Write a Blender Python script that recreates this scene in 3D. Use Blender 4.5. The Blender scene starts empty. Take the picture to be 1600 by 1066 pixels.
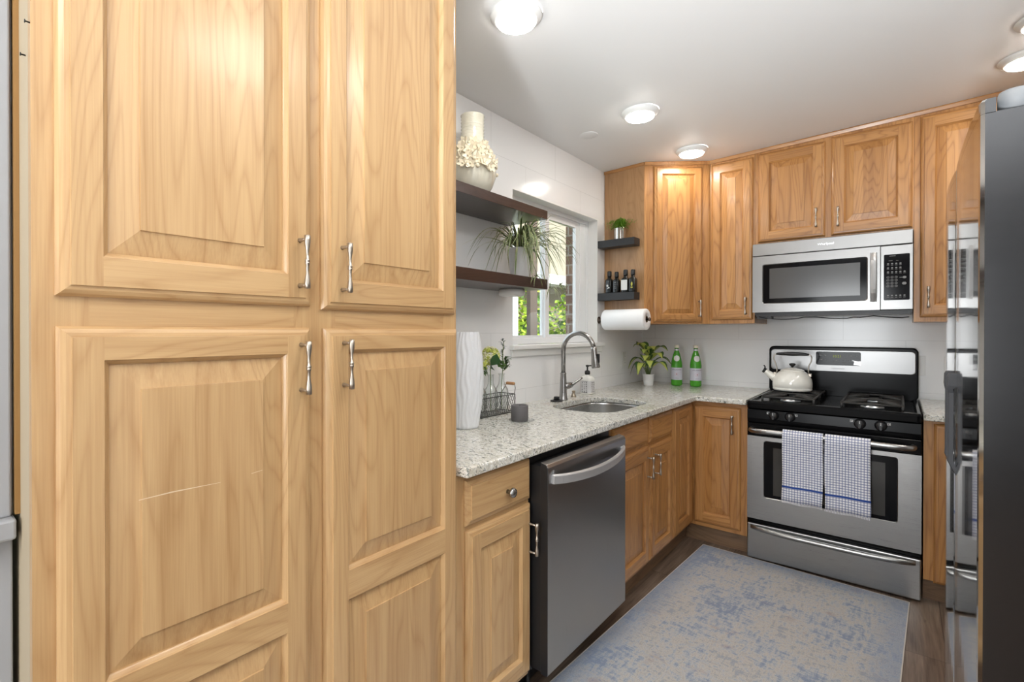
import bpy, bmesh, math, random
from mathutils import Vector, Matrix
random.seed(7)
S = bpy.context.scene
COL = S.collection
R = math.radians

# ------------------------------------------------------------------ camera, light, exposure
cam_d = bpy.data.cameras.new('camera'); cam = bpy.data.objects.new('camera', cam_d); COL.objects.link(cam)
cam_d.sensor_width = 36.0
cam_d.lens = 772.35 / 1600 * 36
cam_d.shift_x = 36.43 / 1600
cam_d.shift_y = -11.27 / 1600
cam_d.clip_start = 0.02
CY, CP, CR = R(39.6764), R(-0.2493), R(0.0259)
Fv = Vector((-math.sin(CY) * math.cos(CP), math.cos(CY) * math.cos(CP), math.sin(CP)))
Rv = Vector((math.cos(CY), math.sin(CY), 0)); Uv = Rv.cross(Fv)
R2 = Rv * math.cos(CR) + Uv * math.sin(CR); U2 = -Rv * math.sin(CR) + Uv * math.cos(CR)
cam.matrix_world = Matrix(((R2.x, U2.x, -Fv.x, 1.5973), (R2.y, U2.y, -Fv.y, -3.8729), (R2.z, U2.z, -Fv.z, 1.3080), (0, 0, 0, 1)))
S.camera = cam

w = bpy.data.worlds.new('sky'); S.world = w; w.use_nodes = True
bgn = w.node_tree.nodes['Background']
bgn.inputs[0].default_value = (0.80, 0.90, 1.0, 1); bgn.inputs[1].default_value = 2.2

def lamp(name, kind, loc, energy, col=(1, 1, 1), size=None, size_y=None, aim=None):
    d = bpy.data.lights.new(name, kind); d.energy = energy; d.color = col
    if size:
        d.size = size
        if size_y: d.shape = 'RECTANGLE'; d.size_y = size_y
    o = bpy.data.objects.new(name, d); COL.objects.link(o); o.location = loc
    if aim is not None:
        o.rotation_euler = (Vector(aim) - Vector(loc)).to_track_quat('-Z', 'Y').to_euler()
    return o
sun = lamp('sun', 'SUN', (0, 0, 8), 7, (1, .95, .86), aim=(-5.5, -1.5, 1.0)); sun.data.angle = R(1)
lamp('added_rear_fill', 'AREA', (1.0, -7.0, 1.3), 56, (.94, .975, 1), 1.0, 1.5, aim=(1.2, -1, 2.3))  # added cool fill from behind the camera; no window stands here
lamp('added_side_fill', 'AREA', (3.55, -5.1, 1.4), 14, (.94, .975, 1), 1.8, 1.4, aim=(.8, -2.4, 2.0))  # added fill towards the pantry; the wall behind it is solid
fl = lamp('added_ceiling_bounce', 'SPOT', (1.42, -4.7, .45), 300, (.95, .98, 1), aim=(1.40, -2.35, 2.47))  # unseen spot added to brighten the ceiling and the bounce from it
fl.data.spot_size = R(52); fl.data.spot_blend = 1.0; fl.data.shadow_soft_size = .12
ul = lamp('added_upward_fill', 'AREA', (2.2, -4.9, .9), 56, (.94, .975, 1), 1.8, 1.8, aim=(2.1, -4.4, 2.5)); ul.data.spread = R(110)  # added upward-facing fill behind the camera, not a fixture
for lx, ly, lp in ((1.75, -2.95, 7), (1.35, -4.7, 7)):
    o = lamp('ceiling_downlight', 'AREA', (lx, ly, 2.44), lp, (1, .95, .875), .42, aim=(lx, ly, 0)); o.data.shape = 'DISK'
LENS_POWER = 50.0

S.view_settings.view_transform = 'Standard'; S.view_settings.look = 'None'
S.view_settings.exposure = 0.42; S.view_settings.gamma = 1.0; S.view_settings.use_curve_mapping = False
S.cycles.use_denoising = True
S.cycles.max_bounces = 10; S.cycles.diffuse_bounces = 5; S.cycles.glossy_bounces = 5
S.cycles.transmission_bounces = 8; S.cycles.transparent_max_bounces = 12
S.cycles.sample_clamp_indirect = 6; S.cycles.caustics_reflective = False; S.cycles.caustics_refractive = False

# ------------------------------------------------------------------ materials
class NT:
    def __init__(s, name):
        s.m = bpy.data.materials.new(name); s.m.use_nodes = True
        s.t = s.m.node_tree; s.b = s.t.nodes['Principled BSDF']; s.out = s.t.nodes['Material Output']
    def n(s, typ, **kw):
        nd = s.t.nodes.new(typ)
        for k, v in kw.items():
            if k.startswith('i_'):
                key = k[2:]; nd.inputs[int(key) if key.isdigit() else key].default_value = v
            else: setattr(nd, k, v)
        return nd
    def l(s, a, b): s.t.links.new(a, b)
    def math(s, op, a, b=None, clamp=False):
        nd = s.n('ShaderNodeMath', operation=op, use_clamp=clamp)
        for i, v in enumerate((a, b)):
            if v is None: continue
            if isinstance(v, (int, float)): nd.inputs[i].default_value = v
            else: s.l(v, nd.inputs[i])
        return nd.outputs[0]
    def mix(s, f, a, b, typ='MIX'):
        nd = s.n('ShaderNodeMix', data_type='RGBA', blend_type=typ)
        for i, v in ((0, f), (6, a), (7, b)):
            if isinstance(v, (int, float)): nd.inputs[i].default_value = v
            elif isinstance(v, tuple): nd.inputs[i].default_value = v if len(v) == 4 else (*v, 1)
            else: s.l(v, nd.inputs[i])
        return nd.outputs[2]
    def ramp(s, f, stops):
        nd = s.n('ShaderNodeValToRGB'); e = nd.color_ramp.elements
        while len(e) < len(stops): e.new(.5)
        for el, (p, c) in zip(e, stops):
            el.position = p; el.color = c if len(c) == 4 else (*c, 1)
        s.l(f, nd.inputs[0]); return nd.outputs[0]
    def coords(s, scale=(1, 1, 1), rand=False, src='Object'):
        tc = s.n('ShaderNodeTexCoord'); v = tc.outputs[src]
        if rand:
            oi = s.n('ShaderNodeObjectInfo')
            vm = s.n('ShaderNodeVectorMath', operation='SCALE'); vm.inputs[0].default_value = (7.3, 11.1, 5.7)
            s.l(oi.outputs['Random'], vm.inputs['Scale'])
            va = s.n('ShaderNodeVectorMath', operation='ADD'); s.l(v, va.inputs[0]); s.l(vm.outputs[0], va.inputs[1]); v = va.outputs[0]
        if scale is None: return v
        mp = s.n('ShaderNodeMapping'); mp.inputs['Scale'].default_value = scale; s.l(v, mp.inputs[0])
        return mp.outputs[0]
    def noise(s, vec, scale=1, detail=2, rough=.5, dist=0):
        nd = s.n('ShaderNodeTexNoise'); nd.inputs['Scale'].default_value = scale; nd.inputs['Detail'].default_value = detail
        nd.inputs['Roughness'].default_value = rough; nd.inputs['Distortion'].default_value = dist
        s.l(vec, nd.inputs['Vector']); return nd.outputs['Fac']
    def bump(s, h, strength=.1, dist=.01):
        nd = s.n('ShaderNodeBump'); nd.inputs['Strength'].default_value = strength; nd.inputs['Distance'].default_value = dist
        s.l(h, nd.inputs['Height']); s.l(nd.outputs[0], s.b.inputs['Normal'])
    def set(s, col=None, rough=None, metal=None, **kw):
        if col is not None:
            if isinstance(col, tuple): s.b.inputs['Base Color'].default_value = (*col[:3], 1)
            else: s.l(col, s.b.inputs['Base Color'])
        if rough is not None:
            if isinstance(rough, (int, float)): s.b.inputs['Roughness'].default_value = rough
            else: s.l(rough, s.b.inputs['Roughness'])
        if metal is not None: s.b.inputs['Metallic'].default_value = metal
        for k, v in kw.items(): s.b.inputs[k.replace('_', ' ')].default_value = v
        return s.m

def srgb(r, g, b):
    f = lambda c: (c / 255 / 12.92) if c / 255 <= .04045 else ((c / 255 + .055) / 1.055) ** 2.4
    return (f(r), f(g), f(b))
def plain(name, col, rough=.5, metal=0, **kw): return NT(name).set(col, rough, metal, **kw)

def wood(name, light, dark, axis, streak=.0, rough=.36, ring=.45, board=.10):
    t = NT(name)
    def sc(p, g): return {'x': (g, p, p), 'y': (p, g, p), 'z': (p, p, g)}[axis]
    v = t.coords(None, rand=True)
    def mp(s):
        m = t.n('ShaderNodeMapping'); m.inputs['Scale'].default_value = s; t.l(v, m.inputs[0]); return m.outputs[0]
    n1 = t.noise(mp(sc(6.5, .8)), 1, 2, .5, .28)
    rings = t.math('PINGPONG', t.math('MULTIPLY', n1, 21), .5)
    rings = t.math('POWER', t.math('MULTIPLY', rings, 2), 3.2)
    fine = t.noise(mp(sc(330, 7)), 1, 2, .6)
    med = t.noise(mp(sc(45, 1.4)), 1, 2, .5)
    f = t.math('ADD', t.math('MULTIPLY', rings, ring), t.math('MULTIPLY', t.math('SUBTRACT', fine, .38), .75))
    f = t.math('ADD', f, t.math('MULTIPLY', t.math('SUBTRACT', med, .45), .9), clamp=True)
    col = t.mix(f, light, dark)
    # glued-up boards of slightly different tone
    sx = t.n('ShaderNodeSeparateXYZ'); t.l(v, sx.inputs[0])
    p = t.math('ADD', sx.outputs[0], sx.outputs[1]) if axis == 'z' else sx.outputs[2]
    wn = t.n('ShaderNodeTexWhiteNoise', noise_dimensions='1D'); t.l(t.math('FLOOR', t.math('MULTIPLY', p, 11.0)), wn.inputs['W'])
    tone = t.math('ADD', t.math('MULTIPLY', wn.outputs['Value'], board * 2), 1 - board)
    g = t.n('ShaderNodeCombineColor'); t.l(tone, g.inputs[0]); t.l(t.math('POWER', tone, 1.25), g.inputs[1]); t.l(t.math('POWER', tone, 1.6), g.inputs[2])
    col = t.mix(1.0, col, g.outputs[0], 'MULTIPLY')
    if streak:
        st = t.noise(mp(sc(14, .5)), 1, 3, .6, .8)
        sm = t.ramp(st, [(.62, (0, 0, 0)), (.74, (1, 1, 1))])
        col = t.mix(t.math('MULTIPLY', sm, streak), col, tuple(c * .42 for c in dark))
    t.bump(fine, .05, .002)
    return t.set(col, rough, 0, Coat_Weight=.25, Coat_Roughness=.16)

PL, PD = (.56, .36, .175), (.36, .19, .072)
KL, KD = (.48, .235, .075), (.25, .095, .026)  # cabinet wood again, tinted more orange than the pantry set
W_P = [wood('pantry_wood_' + a, PL, PD, a, ring=.36, board=.05) for a in 'zyx']
W_K = [wood('hickory_wood_' + a, KL, KD, a, streak=.45, ring=.5, board=.12) for a in 'zyx']   # grain along z, y, x
M_PLY = plain('pantry_side_ply', srgb(176, 160, 134), .6)
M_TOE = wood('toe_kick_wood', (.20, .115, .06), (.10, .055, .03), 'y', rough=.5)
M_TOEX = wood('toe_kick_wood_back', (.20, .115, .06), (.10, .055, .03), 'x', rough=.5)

def steel_mat(name, col, rough, axis='x', strength=.0, metal=1.0):
    t = NT(name)
    sc = {'x': (6, 1600, 1600), 'y': (1600, 6, 1600), 'z': (1600, 1600, 6)}[axis]
    n = t.noise(t.coords(sc), 1, 2, .6)
    r = t.math('ADD', t.math('MULTIPLY', n, .10), rough - .05)
    return t.set(t.mix(n, tuple(c * .92 for c in col), col), r, metal)
M_STEEL = steel_mat('brushed_steel', (.40, .398, .392), .29, 'x')
M_STEELM = steel_mat('microwave_steel', (.27, .268, .265), .30, 'x')
M_STEELY = steel_mat('brushed_steel_sink', (.62, .62, .61), .24, 'y')
M_DW = steel_mat('slate_steel', (.40, .402, .405), .30, 'z', .02)
M_DWH = plain('dishwasher_handle_steel', (.50, .50, .505), .36, .55)
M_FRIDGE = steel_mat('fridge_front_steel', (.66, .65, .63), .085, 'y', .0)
M_FSIDE = steel_mat('fridge_steel_darkened', (.085, .085, .087), .22, 'x', .03)  # same steel as the front, dim reflection put into its base colour
M_CAPGREY = plain('grey_plastic', srgb(112, 115, 118), .6, 0)
M_NICKEL = plain('brushed_nickel', (.46, .41, .35), .34, 1)
M_FAUCET = plain('faucet_steel', (.36, .355, .35), .27, 1)
M_CHROME = plain('chrome', (.8, .8, .8), .1, 1)
M_BLACK = plain('black_enamel', (.004, .004, .0045), .18, 0, Specular_IOR_Level=.10)
M_BLACKM = plain('black_cast_iron', (.028, .027, .026), .5)
M_BLACKP = plain('black_plastic', (.012, .012, .013), .35)
M_BGLASS = plain('black_glass', (.005, .005, .006), .10, 0, Specular_IOR_Level=.12)
M_OVENW = plain('oven_window_glass', (.055, .052, .048), .10, 0, Specular_IOR_Level=.3)
M_MWW = plain('microwave_screen', (.075, .075, .075), .16)
M_GREYMARK = plain('keypad_print', (.22, .22, .22), .5)
M_WMARK = plain('white_print', (.8, .8, .8), .5)
M_LEDGREEN = NT('clock_digits'); M_LEDGREEN = M_LEDGREEN.set((.05, .07, .0), .5, Emission_Color=(.55, .65, .05, 1), Emission_Strength=.35)
M_WHITE = plain('white_paint', srgb(236, 236, 234), .35)
M_VINYL = plain('white_vinyl', srgb(236, 237, 238), .3)
M_CERW = plain('white_ceramic', srgb(226, 228, 232), .22)
M_POTW = plain('white_pot_glaze', srgb(235, 235, 235), .3)
M_PAPER = plain('paper_towel', srgb(242, 242, 242), .9)
M_PLATE = plain('outlet_plastic', srgb(228, 228, 226), .35)
M_KETTLE = plain('kettle_enamel', srgb(244, 242, 234), .12, Coat_Weight=.5)
M_SOIL = plain('potting_soil', (.03, .02, .014), .9)
M_CANDLE = plain('grey_wax', srgb(92, 90, 92), .55)
M_WICK = plain('wick', (.02, .02, .02), .8)
M_WIRE = plain('dark_wire', (.03, .03, .03), .45, .6)
M_GRIP = plain('wood_grip', srgb(190, 140, 95), .5)
M_LABELW = plain('white_label', srgb(225, 225, 222), .6)
M_DKBOTTLE = plain('dark_bottle_glass', (.008, .008, .007), .08)
M_CAPW = plain('cream_bottle_cap', srgb(232, 226, 205), .4)
M_FOIL = plain('neck_foil', srgb(205, 205, 210), .35, .5)
M_LABELP = plain('pale_bottle_label', srgb(205, 205, 216), .55)
M_NAVY = plain('navy_print', srgb(40, 45, 80), .5)
M_RED = plain('red_print', srgb(190, 50, 50), .5)
M_PINK = plain('pink_print', srgb(215, 180, 190), .5)
M_YEL = plain('yellow_print', srgb(190, 185, 70), .5)
M_INK = plain('black_ink', srgb(45, 45, 50), .6)
M_PUMP = plain('pump_black', (.01, .01, .01), .4)
M_SHELFB = plain('black_shelf', srgb(38, 38, 40), .45)
M_LENS = NT('lamp_lens').set((1, 1, 1), .4, Emission_Color=(1, .95, .875, 1), Emission_Strength=LENS_POWER)
M_ALU = plain('aluminium_frame', srgb(190, 195, 200), .3, .8)

def green_glass():
    t = NT('green_bottle_glass')
    return t.set((.13, .62, .05), .04, 0, Transmission_Weight=.55, IOR=1.45, Specular_IOR_Level=.6)
M_GREENG = green_glass()
def clear_glass(name, tint=(.97, .98, .97), fac=.10):
    t = NT(name)
    tr = t.n('ShaderNodeBsdfTransparent'); tr.inputs[0].default_value = (*tint, 1)
    gl = t.n('ShaderNodeBsdfGlossy'); gl.inputs['Roughness'].default_value = .02
    lw = t.n('ShaderNodeLayerWeight'); lw.inputs[0].default_value = .12
    mx = t.n('ShaderNodeMixShader')
    t.l(t.math('ADD', t.math('MULTIPLY', lw.outputs['Fresnel'], .6), fac - .05, clamp=True), mx.inputs[0])
    t.l(tr.outputs[0], mx.inputs[1]); t.l(gl.outputs[0], mx.inputs[2]); t.l(mx.outputs[0], t.out.inputs[0])
    return t.m
M_PANE = clear_glass('window_glass')
M_JAR = clear_glass('clear_bottle_glass', (.975, .985, .98), .09)

def tile_mat(name, ax):
    t = NT(name)
    tc = t.coords(None); sx = t.n('ShaderNodeSeparateXYZ'); t.l(tc, sx.inputs[0])
    cb = t.n('ShaderNodeCombineXYZ')
    t.l(t.math('ADD', sx.outputs[0 if ax == 'x' else 1], .20 if ax == 'x' else 1.93), cb.inputs[0]); t.l(t.math('SUBTRACT', sx.outputs[2], 1.255 if ax == 'x' else 1.30), cb.inputs[1])
    br = t.n('ShaderNodeTexBrick', offset=.5); t.l(cb.outputs[0], br.inputs['Vector'])
    br.inputs['Scale'].default_value = 1; br.inputs['Brick Width'].default_value = .61; br.inputs['Row Height'].default_value = .307
    br.inputs['Mortar Size'].default_value = .0011; br.inputs['Mortar Smooth'].default_value = .3
    c = (.88, .885, .89)
    br.inputs['Color1'].default_value = (*c, 1); br.inputs['Color2'].default_value = (.87, .875, .88, 1); br.inputs['Mortar'].default_value = (.68, .685, .69, 1)
    return t.set(br.outputs['Color'], .16)
M_TILEX, M_TILEY = tile_mat('white_wall_tile_back', 'x'), tile_mat('white_wall_tile_side', 'y')

def ceiling_mat():
    t = NT('ceiling_paint'); n = t.noise(t.coords((1, 1, 1)), 90, 3, .6)
    t.bump(n, .05, .004); return t.set((.77, .77, .77), .55)
M_CEIL = ceiling_mat()
M_WALLG = plain('dining_wall_paint', srgb(104, 106, 110), .6)
M_TRIMG = plain('dining_trim_paint', srgb(164, 166, 170), .4)

def granite():
    t = NT('speckled_granite'); v = t.coords(None, src='Object')
    def mp(s, rot=0):
        m = t.n('ShaderNodeMapping'); m.inputs['Scale'].default_value = s; m.inputs['Rotation'].default_value = (0, 0, rot); t.l(v, m.inputs[0]); return m.outputs[0]
    big = t.noise(mp((7, 7, 7)), 1, 2)
    patch = t.noise(mp((38, 60, 45), .5), 1, 3, .6, .6)
    fl = t.noise(mp((70, 125, 100), .5), 1, 3, .6, .8)
    fl2 = t.noise(mp((60, 100, 80), -.4), 1, 2, .5, .5)
    c = t.mix(t.ramp(patch, [(.38, (0, 0, 0)), (.60, (1, 1, 1))]), (.78, .775, .72), (.62, .60, .53))
    c = t.mix(t.ramp(fl2, [(.54, (0, 0, 0)), (.60, (1, 1, 1))]), c, (.86, .86, .84))
    c = t.mix(t.ramp(big, [(.55, (0, 0, 0)), (.75, (.35, .35, .35))]), c, (.46, .38, .26))
    c = t.mix(t.ramp(fl, [(.565, (0, 0, 0)), (.60, (.9, .9, .9))]), c, (.15, .165, .15))
    c = t.mix(t.ramp(fl, [(.33, (.9, .9, .9)), (.37, (0, 0, 0))]), c, (.045, .05, .045))
    return t.set(c, .11, 0, Specular_IOR_Level=.55)
M_GRAN = granite()

def floor_mat():
    t = NT('vinyl_plank_floor'); v = t.coords(None)
    sx = t.n('ShaderNodeSeparateXYZ'); t.l(v, sx.inputs[0])
    cb = t.n('ShaderNodeCombineXYZ'); t.l(sx.outputs[1], cb.inputs[0]); t.l(t.math('ADD', sx.outputs[0], .05), cb.inputs[1])
    br = t.n('ShaderNodeTexBrick', offset=.37); t.l(cb.outputs[0], br.inputs['Vector'])
    br.inputs['Scale'].default_value = 1; br.inputs['Brick Width'].default_value = 1.22; br.inputs['Row Height'].default_value = .18
    br.inputs['Mortar Size'].default_value = .0012; br.inputs['Bias'].default_value = 0
    br.inputs['Color1'].default_value = (0, 0, 0, 1); br.inputs['Color2'].default_value = (1, 1, 1, 1); br.inputs['Mortar'].default_value = (.0, .0, .0, 1)
    off = t.n('ShaderNodeVectorMath', operation='ADD'); t.l(v, off.inputs[0])
    sc = t.n('ShaderNodeVectorMath', operation='SCALE'); t.l(br.outputs['Color'], sc.inputs[0]); sc.inputs['Scale'].default_value = 5; t.l(sc.outputs[0], off.inputs[1])
    def mp(s):
        m = t.n('ShaderNodeMapping'); m.inputs['Scale'].default_value = s; t.l(off.outputs[0], m.inputs[0]); return m.outputs[0]
    n1 = t.noise(mp((14, 1.5, 1)), 1, 4, .6, .8); n2 = t.noise(mp((150, 5, 1)), 1, 3, .6)
    kn = t.noise(mp((16, 7, 1)), 1, 2, .5)
    c = t.ramp(t.math('ADD', t.math('MULTIPLY', n1, .65), t.math('MULTIPLY', n2, .35)), [(.33, (.07, .042, .028)), (.5, (.165, .115, .083)), (.66, (.26, .195, .145))])
    c = t.mix(t.math('MULTIPLY', br.outputs['Fac'], 1.0), c, (.04, .025, .02))
    c = t.mix(t.ramp(kn, [(.70, (0, 0, 0)), (.78, (.8, .8, .8))]), c, (.035, .022, .016))
    return t.set(c, .4)
M_FLOOR = floor_mat()

def rug_mat():
    t = NT('distressed_rug'); v = t.coords(None)
    def mp(s, r=0):
        m = t.n('ShaderNodeMapping'); m.inputs['Scale'].default_value = s; m.inputs['Rotation'].default_value = (0, 0, r); t.l(v, m.inputs[0]); return m.outputs[0]
    big = t.noise(mp((3.2, 3.2, 1)), 1, 4, .62, .4)
    med = t.noise(mp((60, 16, 1)), 1, 4, .65, .3)
    med2 = t.noise(mp((16, 70, 1)), 1, 4, .65, .3)
    wv = t.noise(mp((230, 230, 1)), 1, 2, .6)
    f = t.math('ADD', t.math('MULTIPLY', big, .40), t.math('ADD', t.math('MULTIPLY', med, .32), t.math('MULTIPLY', med2, .28)))
    f = t.math('ADD', t.math('MULTIPLY', t.math('SUBTRACT', f, .5), 1.45), .5)
    c = t.ramp(f, [(.38, srgb(134, 146, 166)), (.45, srgb(164, 169, 178)), (.495, srgb(180, 180, 180)), (.54, srgb(186, 180, 171)), (.61, srgb(156, 160, 168))])
    red = t.noise(mp((5, 7, 1)), 1, 3, .6)
    c = t.mix(t.ramp(red, [(.62, (0, 0, 0)), (.74, (.45, .45, .45))]), c, srgb(150, 120, 116))
    # blue border band that follows the rug's own edge
    sx = t.n('ShaderNodeSeparateXYZ'); t.l(v, sx.inputs[0])
    ex = t.math('SUBTRACT', .478, t.math('ABSOLUTE', sx.outputs[0])); ey = t.math('MULTIPLY', sx.outputs[1], -1)
    e = t.math('MINIMUM', ex, ey)
    e = t.math('ADD', e, t.math('MULTIPLY', t.math('SUBTRACT', med, .5), .12))
    c = t.mix(t.ramp(e, [(.03, (.6, .6, .6)), (.13, (0, 0, 0))]), c, srgb(140, 154, 176))
    sp = t.math('ADD', t.math('MULTIPLY', wv, .7), .62)
    g = t.n('ShaderNodeCombineColor'); [t.l(sp, g.inputs[i]) for i in range(3)]
    c = t.mix(1, c, g.outputs[0], 'MULTIPLY')
    t.bump(wv, .3, .004)
    return t.set(c, .95)
M_RUG = rug_mat(); M_RUGE = plain('rug_binding', srgb(205, 198, 188), .9)

def towel_mat():
    t = NT('blue_check_towel'); v = t.coords(None); sx = t.n('ShaderNodeSeparateXYZ'); t.l(v, sx.inputs[0])
    P = .0127
    def line(o): return t.math('LESS_THAN', t.math('ABSOLUTE', t.math('SUBTRACT', t.math('FRACT', t.math('DIVIDE', o, P)), .5)), .17)
    c = t.mix(t.math('MULTIPLY', line(sx.outputs[0]), .72), srgb(246, 246, 250), srgb(112, 124, 166))
    c = t.mix(t.math('MULTIPLY', line(sx.outputs[2]), .72), c, srgb(100, 114, 160))
    st = t.math('LESS_THAN', t.math('ABSOLUTE', t.math('SUBTRACT', sx.outputs[2], .078)), .0048)
    c = t.mix(st, c, srgb(30, 70, 150))
    t.bump(t.noise(v, 700, 2), .3, .002)
    return t.set(c, .95)
M_TOWEL = towel_mat()

def dkshelf():
    return wood('espresso_shelf', (.055, .028, .022), (.022, .011, .009), 'y', rough=.28)
M_SHELF = dkshelf()
def ribbed(name, col, rough, sc, st):
    t = NT(name); n = t.noise(t.coords(sc), 1, 2, .5); t.bump(n, st, .01); return t.set(col, rough)
def leafm(name, a, b, sc=(40, 40, 40), rough=.45):
    t = NT(name); c = t.mix(t.noise(t.coords(sc), 1, 3), a, b); t.set(c, rough)
    t.b.inputs['Subsurface Weight'].default_value = 0
    return t.m
M_LEAFG = leafm('leaf_green', srgb(84, 116, 54), srgb(46, 76, 30))
M_LEAFC = leafm('leaf_cream', srgb(214, 212, 170), srgb(186, 190, 140))
M_LEAFD = leafm('leaf_dark', srgb(48, 96, 44), srgb(30, 66, 30))
M_GRASS = leafm('grassy_green', srgb(132, 172, 58), srgb(84, 132, 36))
M_DIEFL = leafm('variegated_light', srgb(222, 226, 130), srgb(188, 204, 92))
M_DIEFD = leafm('variegated_dark', srgb(78, 112, 52), srgb(48, 82, 40))
M_BLOOM = leafm('bloom_yellow', srgb(226, 222, 128), srgb(168, 186, 76), (150, 150, 150))
M_TWIG = leafm('grey_sage', srgb(120, 130, 128), srgb(92, 104, 100))
M_STEM = plain('stem_green', srgb(104, 122, 72), .6)
M_BUSH = [leafm('bush_leaf_bright', srgb(178, 196, 48), srgb(120, 158, 36), (6, 6, 6)), leafm('bush_leaf_mid', srgb(84, 124, 34), srgb(52, 88, 24), (6, 6, 6))]
def glazed():
    t = NT('celadon_glaze'); v = t.coords(None)
    n = t.noise(v, 25, 4, .6); c = t.mix(n, srgb(238, 232, 214), srgb(216, 216, 202)); return t.set(c, .12)
M_CELA = glazed()
M_PETAL = plain('bisque_petal', srgb(240, 230, 206), .45)
def brick():
    t = NT('brown_brick'); v = t.coords(None); sx = t.n('ShaderNodeSeparateXYZ'); t.l(v, sx.inputs[0])
    cb = t.n('ShaderNodeCombineXYZ'); t.l(t.math('ADD', sx.outputs[0], sx.outputs[1]), cb.inputs[0]); t.l(sx.outputs[2], cb.inputs[1])
    br = t.n('ShaderNodeTexBrick'); t.l(cb.outputs[0], br.inputs['Vector']); br.inputs['Scale'].default_value = 1
    br.inputs['Brick Width'].default_value = .21; br.inputs['Row Height'].default_value = .068; br.inputs['Mortar Size'].default_value = .006
    br.inputs['Color1'].default_value = (.13, .075, .05, 1); br.inputs['Color2'].default_value = (.17, .10, .07, 1); br.inputs['Mortar'].default_value = (.27, .235, .20, 1)
    return t.set(br.outputs['Color'], .85)
M_BRICK = brick()
M_BEIGE = plain('beige_siding', srgb(150, 142, 124), .8)
M_GROUND = plain('yard_ground', (.12, .14, .05), .95)
M_POST = plain('weathered_post', srgb(78, 68, 60), .8)

# ------------------------------------------------------------------ mesh building
class MB:
    def __init__(s): s.v = []; s.f = []; s.m = []; s.sm = []
    def add(s, vs, fs, m=0, smooth=False, xf=None):
        o = len(s.v)
        s.v += [tuple(xf(p)) if xf else tuple(p) for p in vs]
        for i, f in enumerate(fs):
            s.f.append(tuple(o + k for k in f)); s.m.append(m[i] if isinstance(m, list) else m); s.sm.append(smooth)
        return s
    def box(s, x0, x1, y0, y1, z0, z1, m=0, xf=None):
        v = [(x, y, z) for z in (z0, z1) for y in (y0, y1) for x in (x0, x1)]
        return s.add(v, [(0, 2, 3, 1), (4, 5, 7, 6), (0, 1, 5, 4), (2, 6, 7, 3), (0, 4, 6, 2), (1, 3, 7, 5)], m, False, xf)
    def prism(s, poly, z0, z1, m=0, xf=None):          # poly counter-clockwise in xy; z0/z1 numbers or functions
        n = len(poly); g = lambda z, p: z(*p) if callable(z) else z
        v = [(*p, g(z0, p)) for p in poly] + [(*p, g(z1, p)) for p in poly]
        f = [tuple(range(n - 1, -1, -1)), tuple(range(n, 2 * n))] + [(i, (i + 1) % n, n + (i + 1) % n, n + i) for i in range(n)]
        return s.add(v, f, m, False, xf)
    def loops(s, loops, m=0, smooth=False, close0=False, close1=False, xf=None):   # list of closed rings
        n = len(loops[0]); v = [p for l in loops for p in l]; f = []
        for k in range(len(loops) - 1):
            for i in range(n):
                f.append((k * n + i, k * n + (i + 1) % n, (k + 1) * n + (i + 1) % n, (k + 1) * n + i))
        if close0: f.append(tuple(range(n - 1, -1, -1)))
        if close1: f.append(tuple((len(loops) - 1) * n + i for i in range(n)))
        return s.add(v, f, m, smooth, xf)
    def lathe(s, prof, c=(0, 0, 0), seg=24, m=0, axis='z', smooth=True, xf=None, cap=True):
        L = []
        for r, z in prof:
            ring = []
            for i in range(seg):
                a = 2 * math.pi * i / seg; p = (r * math.cos(a), r * math.sin(a), z)
                if axis == 'x': p = (p[2], p[0], p[1])
                elif axis == 'y': p = (p[1], p[2], p[0])
                ring.append((p[0] + c[0], p[1] + c[1], p[2] + c[2]))
            L.append(ring)
        return s.loops(L, m, smooth, cap, cap, xf)
    def tube(s, pts, r, seg=10, m=0, smooth=True, xf=None, sy=1.0, up=None):
        pts = [Vector(p) for p in pts]; n = len(pts)
        rs = r if isinstance(r, (list, tuple)) else [r] * n
        L = []; prev = None
        for i, p in enumerate(pts):
            t = (pts[min(i + 1, n - 1)] - pts[max(i - 1, 0)]).normalized()
            if prev is None:
                u = Vector(up) if up else (Vector((0, 0, 1)) if abs(t.z) < .9 else Vector((1, 0, 0)))
            else: u = prev
            u = (u - t * u.dot(t)).normalized(); prev = u; b = t.cross(u)
            L.append([tuple(p + (b * math.cos(2 * math.pi * k / seg) * sy + u * math.sin(2 * math.pi * k / seg)) * rs[i]) for k in range(seg)])
        return s.loops(L, m, smooth, True, True, xf)
    def sphere(s, c, r, seg=12, rings=8, m=0, sz=1.0):
        pr = [(max(1e-4, r * math.sin(math.pi * k / rings)), -r * sz * math.cos(math.pi * k / rings)) for k in range(rings + 1)]
        return s.lathe(pr, c, seg, m)
    def build(s, name, mats, parent=None, bev=0.0, solid=0.0, seg=2):
        off = Vector((0, 0, 0)); p = parent
        while p is not None: off += p.location; p = p.parent
        me = bpy.data.meshes.new(name)
        me.from_pydata([tuple(Vector(v) - off) for v in s.v], [], s.f)
        for mt in (mats if isinstance(mats, (list, tuple)) else [mats]): me.materials.append(mt)
        me.polygons.foreach_set('material_index', s.m); me.polygons.foreach_set('use_smooth', s.sm)
        me.update()
        o = bpy.data.objects.new(name, me); COL.objects.link(o)
        if parent is not None: o.parent = parent
        if bev:
            md = o.modifiers.new('edge', 'BEVEL'); md.width = bev; md.segments = seg; md.limit_method = 'ANGLE'; md.angle_limit = R(40)
        if solid:
            md = o.modifiers.new('thick', 'SOLIDIFY'); md.thickness = solid; md.offset = 0
        return o

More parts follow.
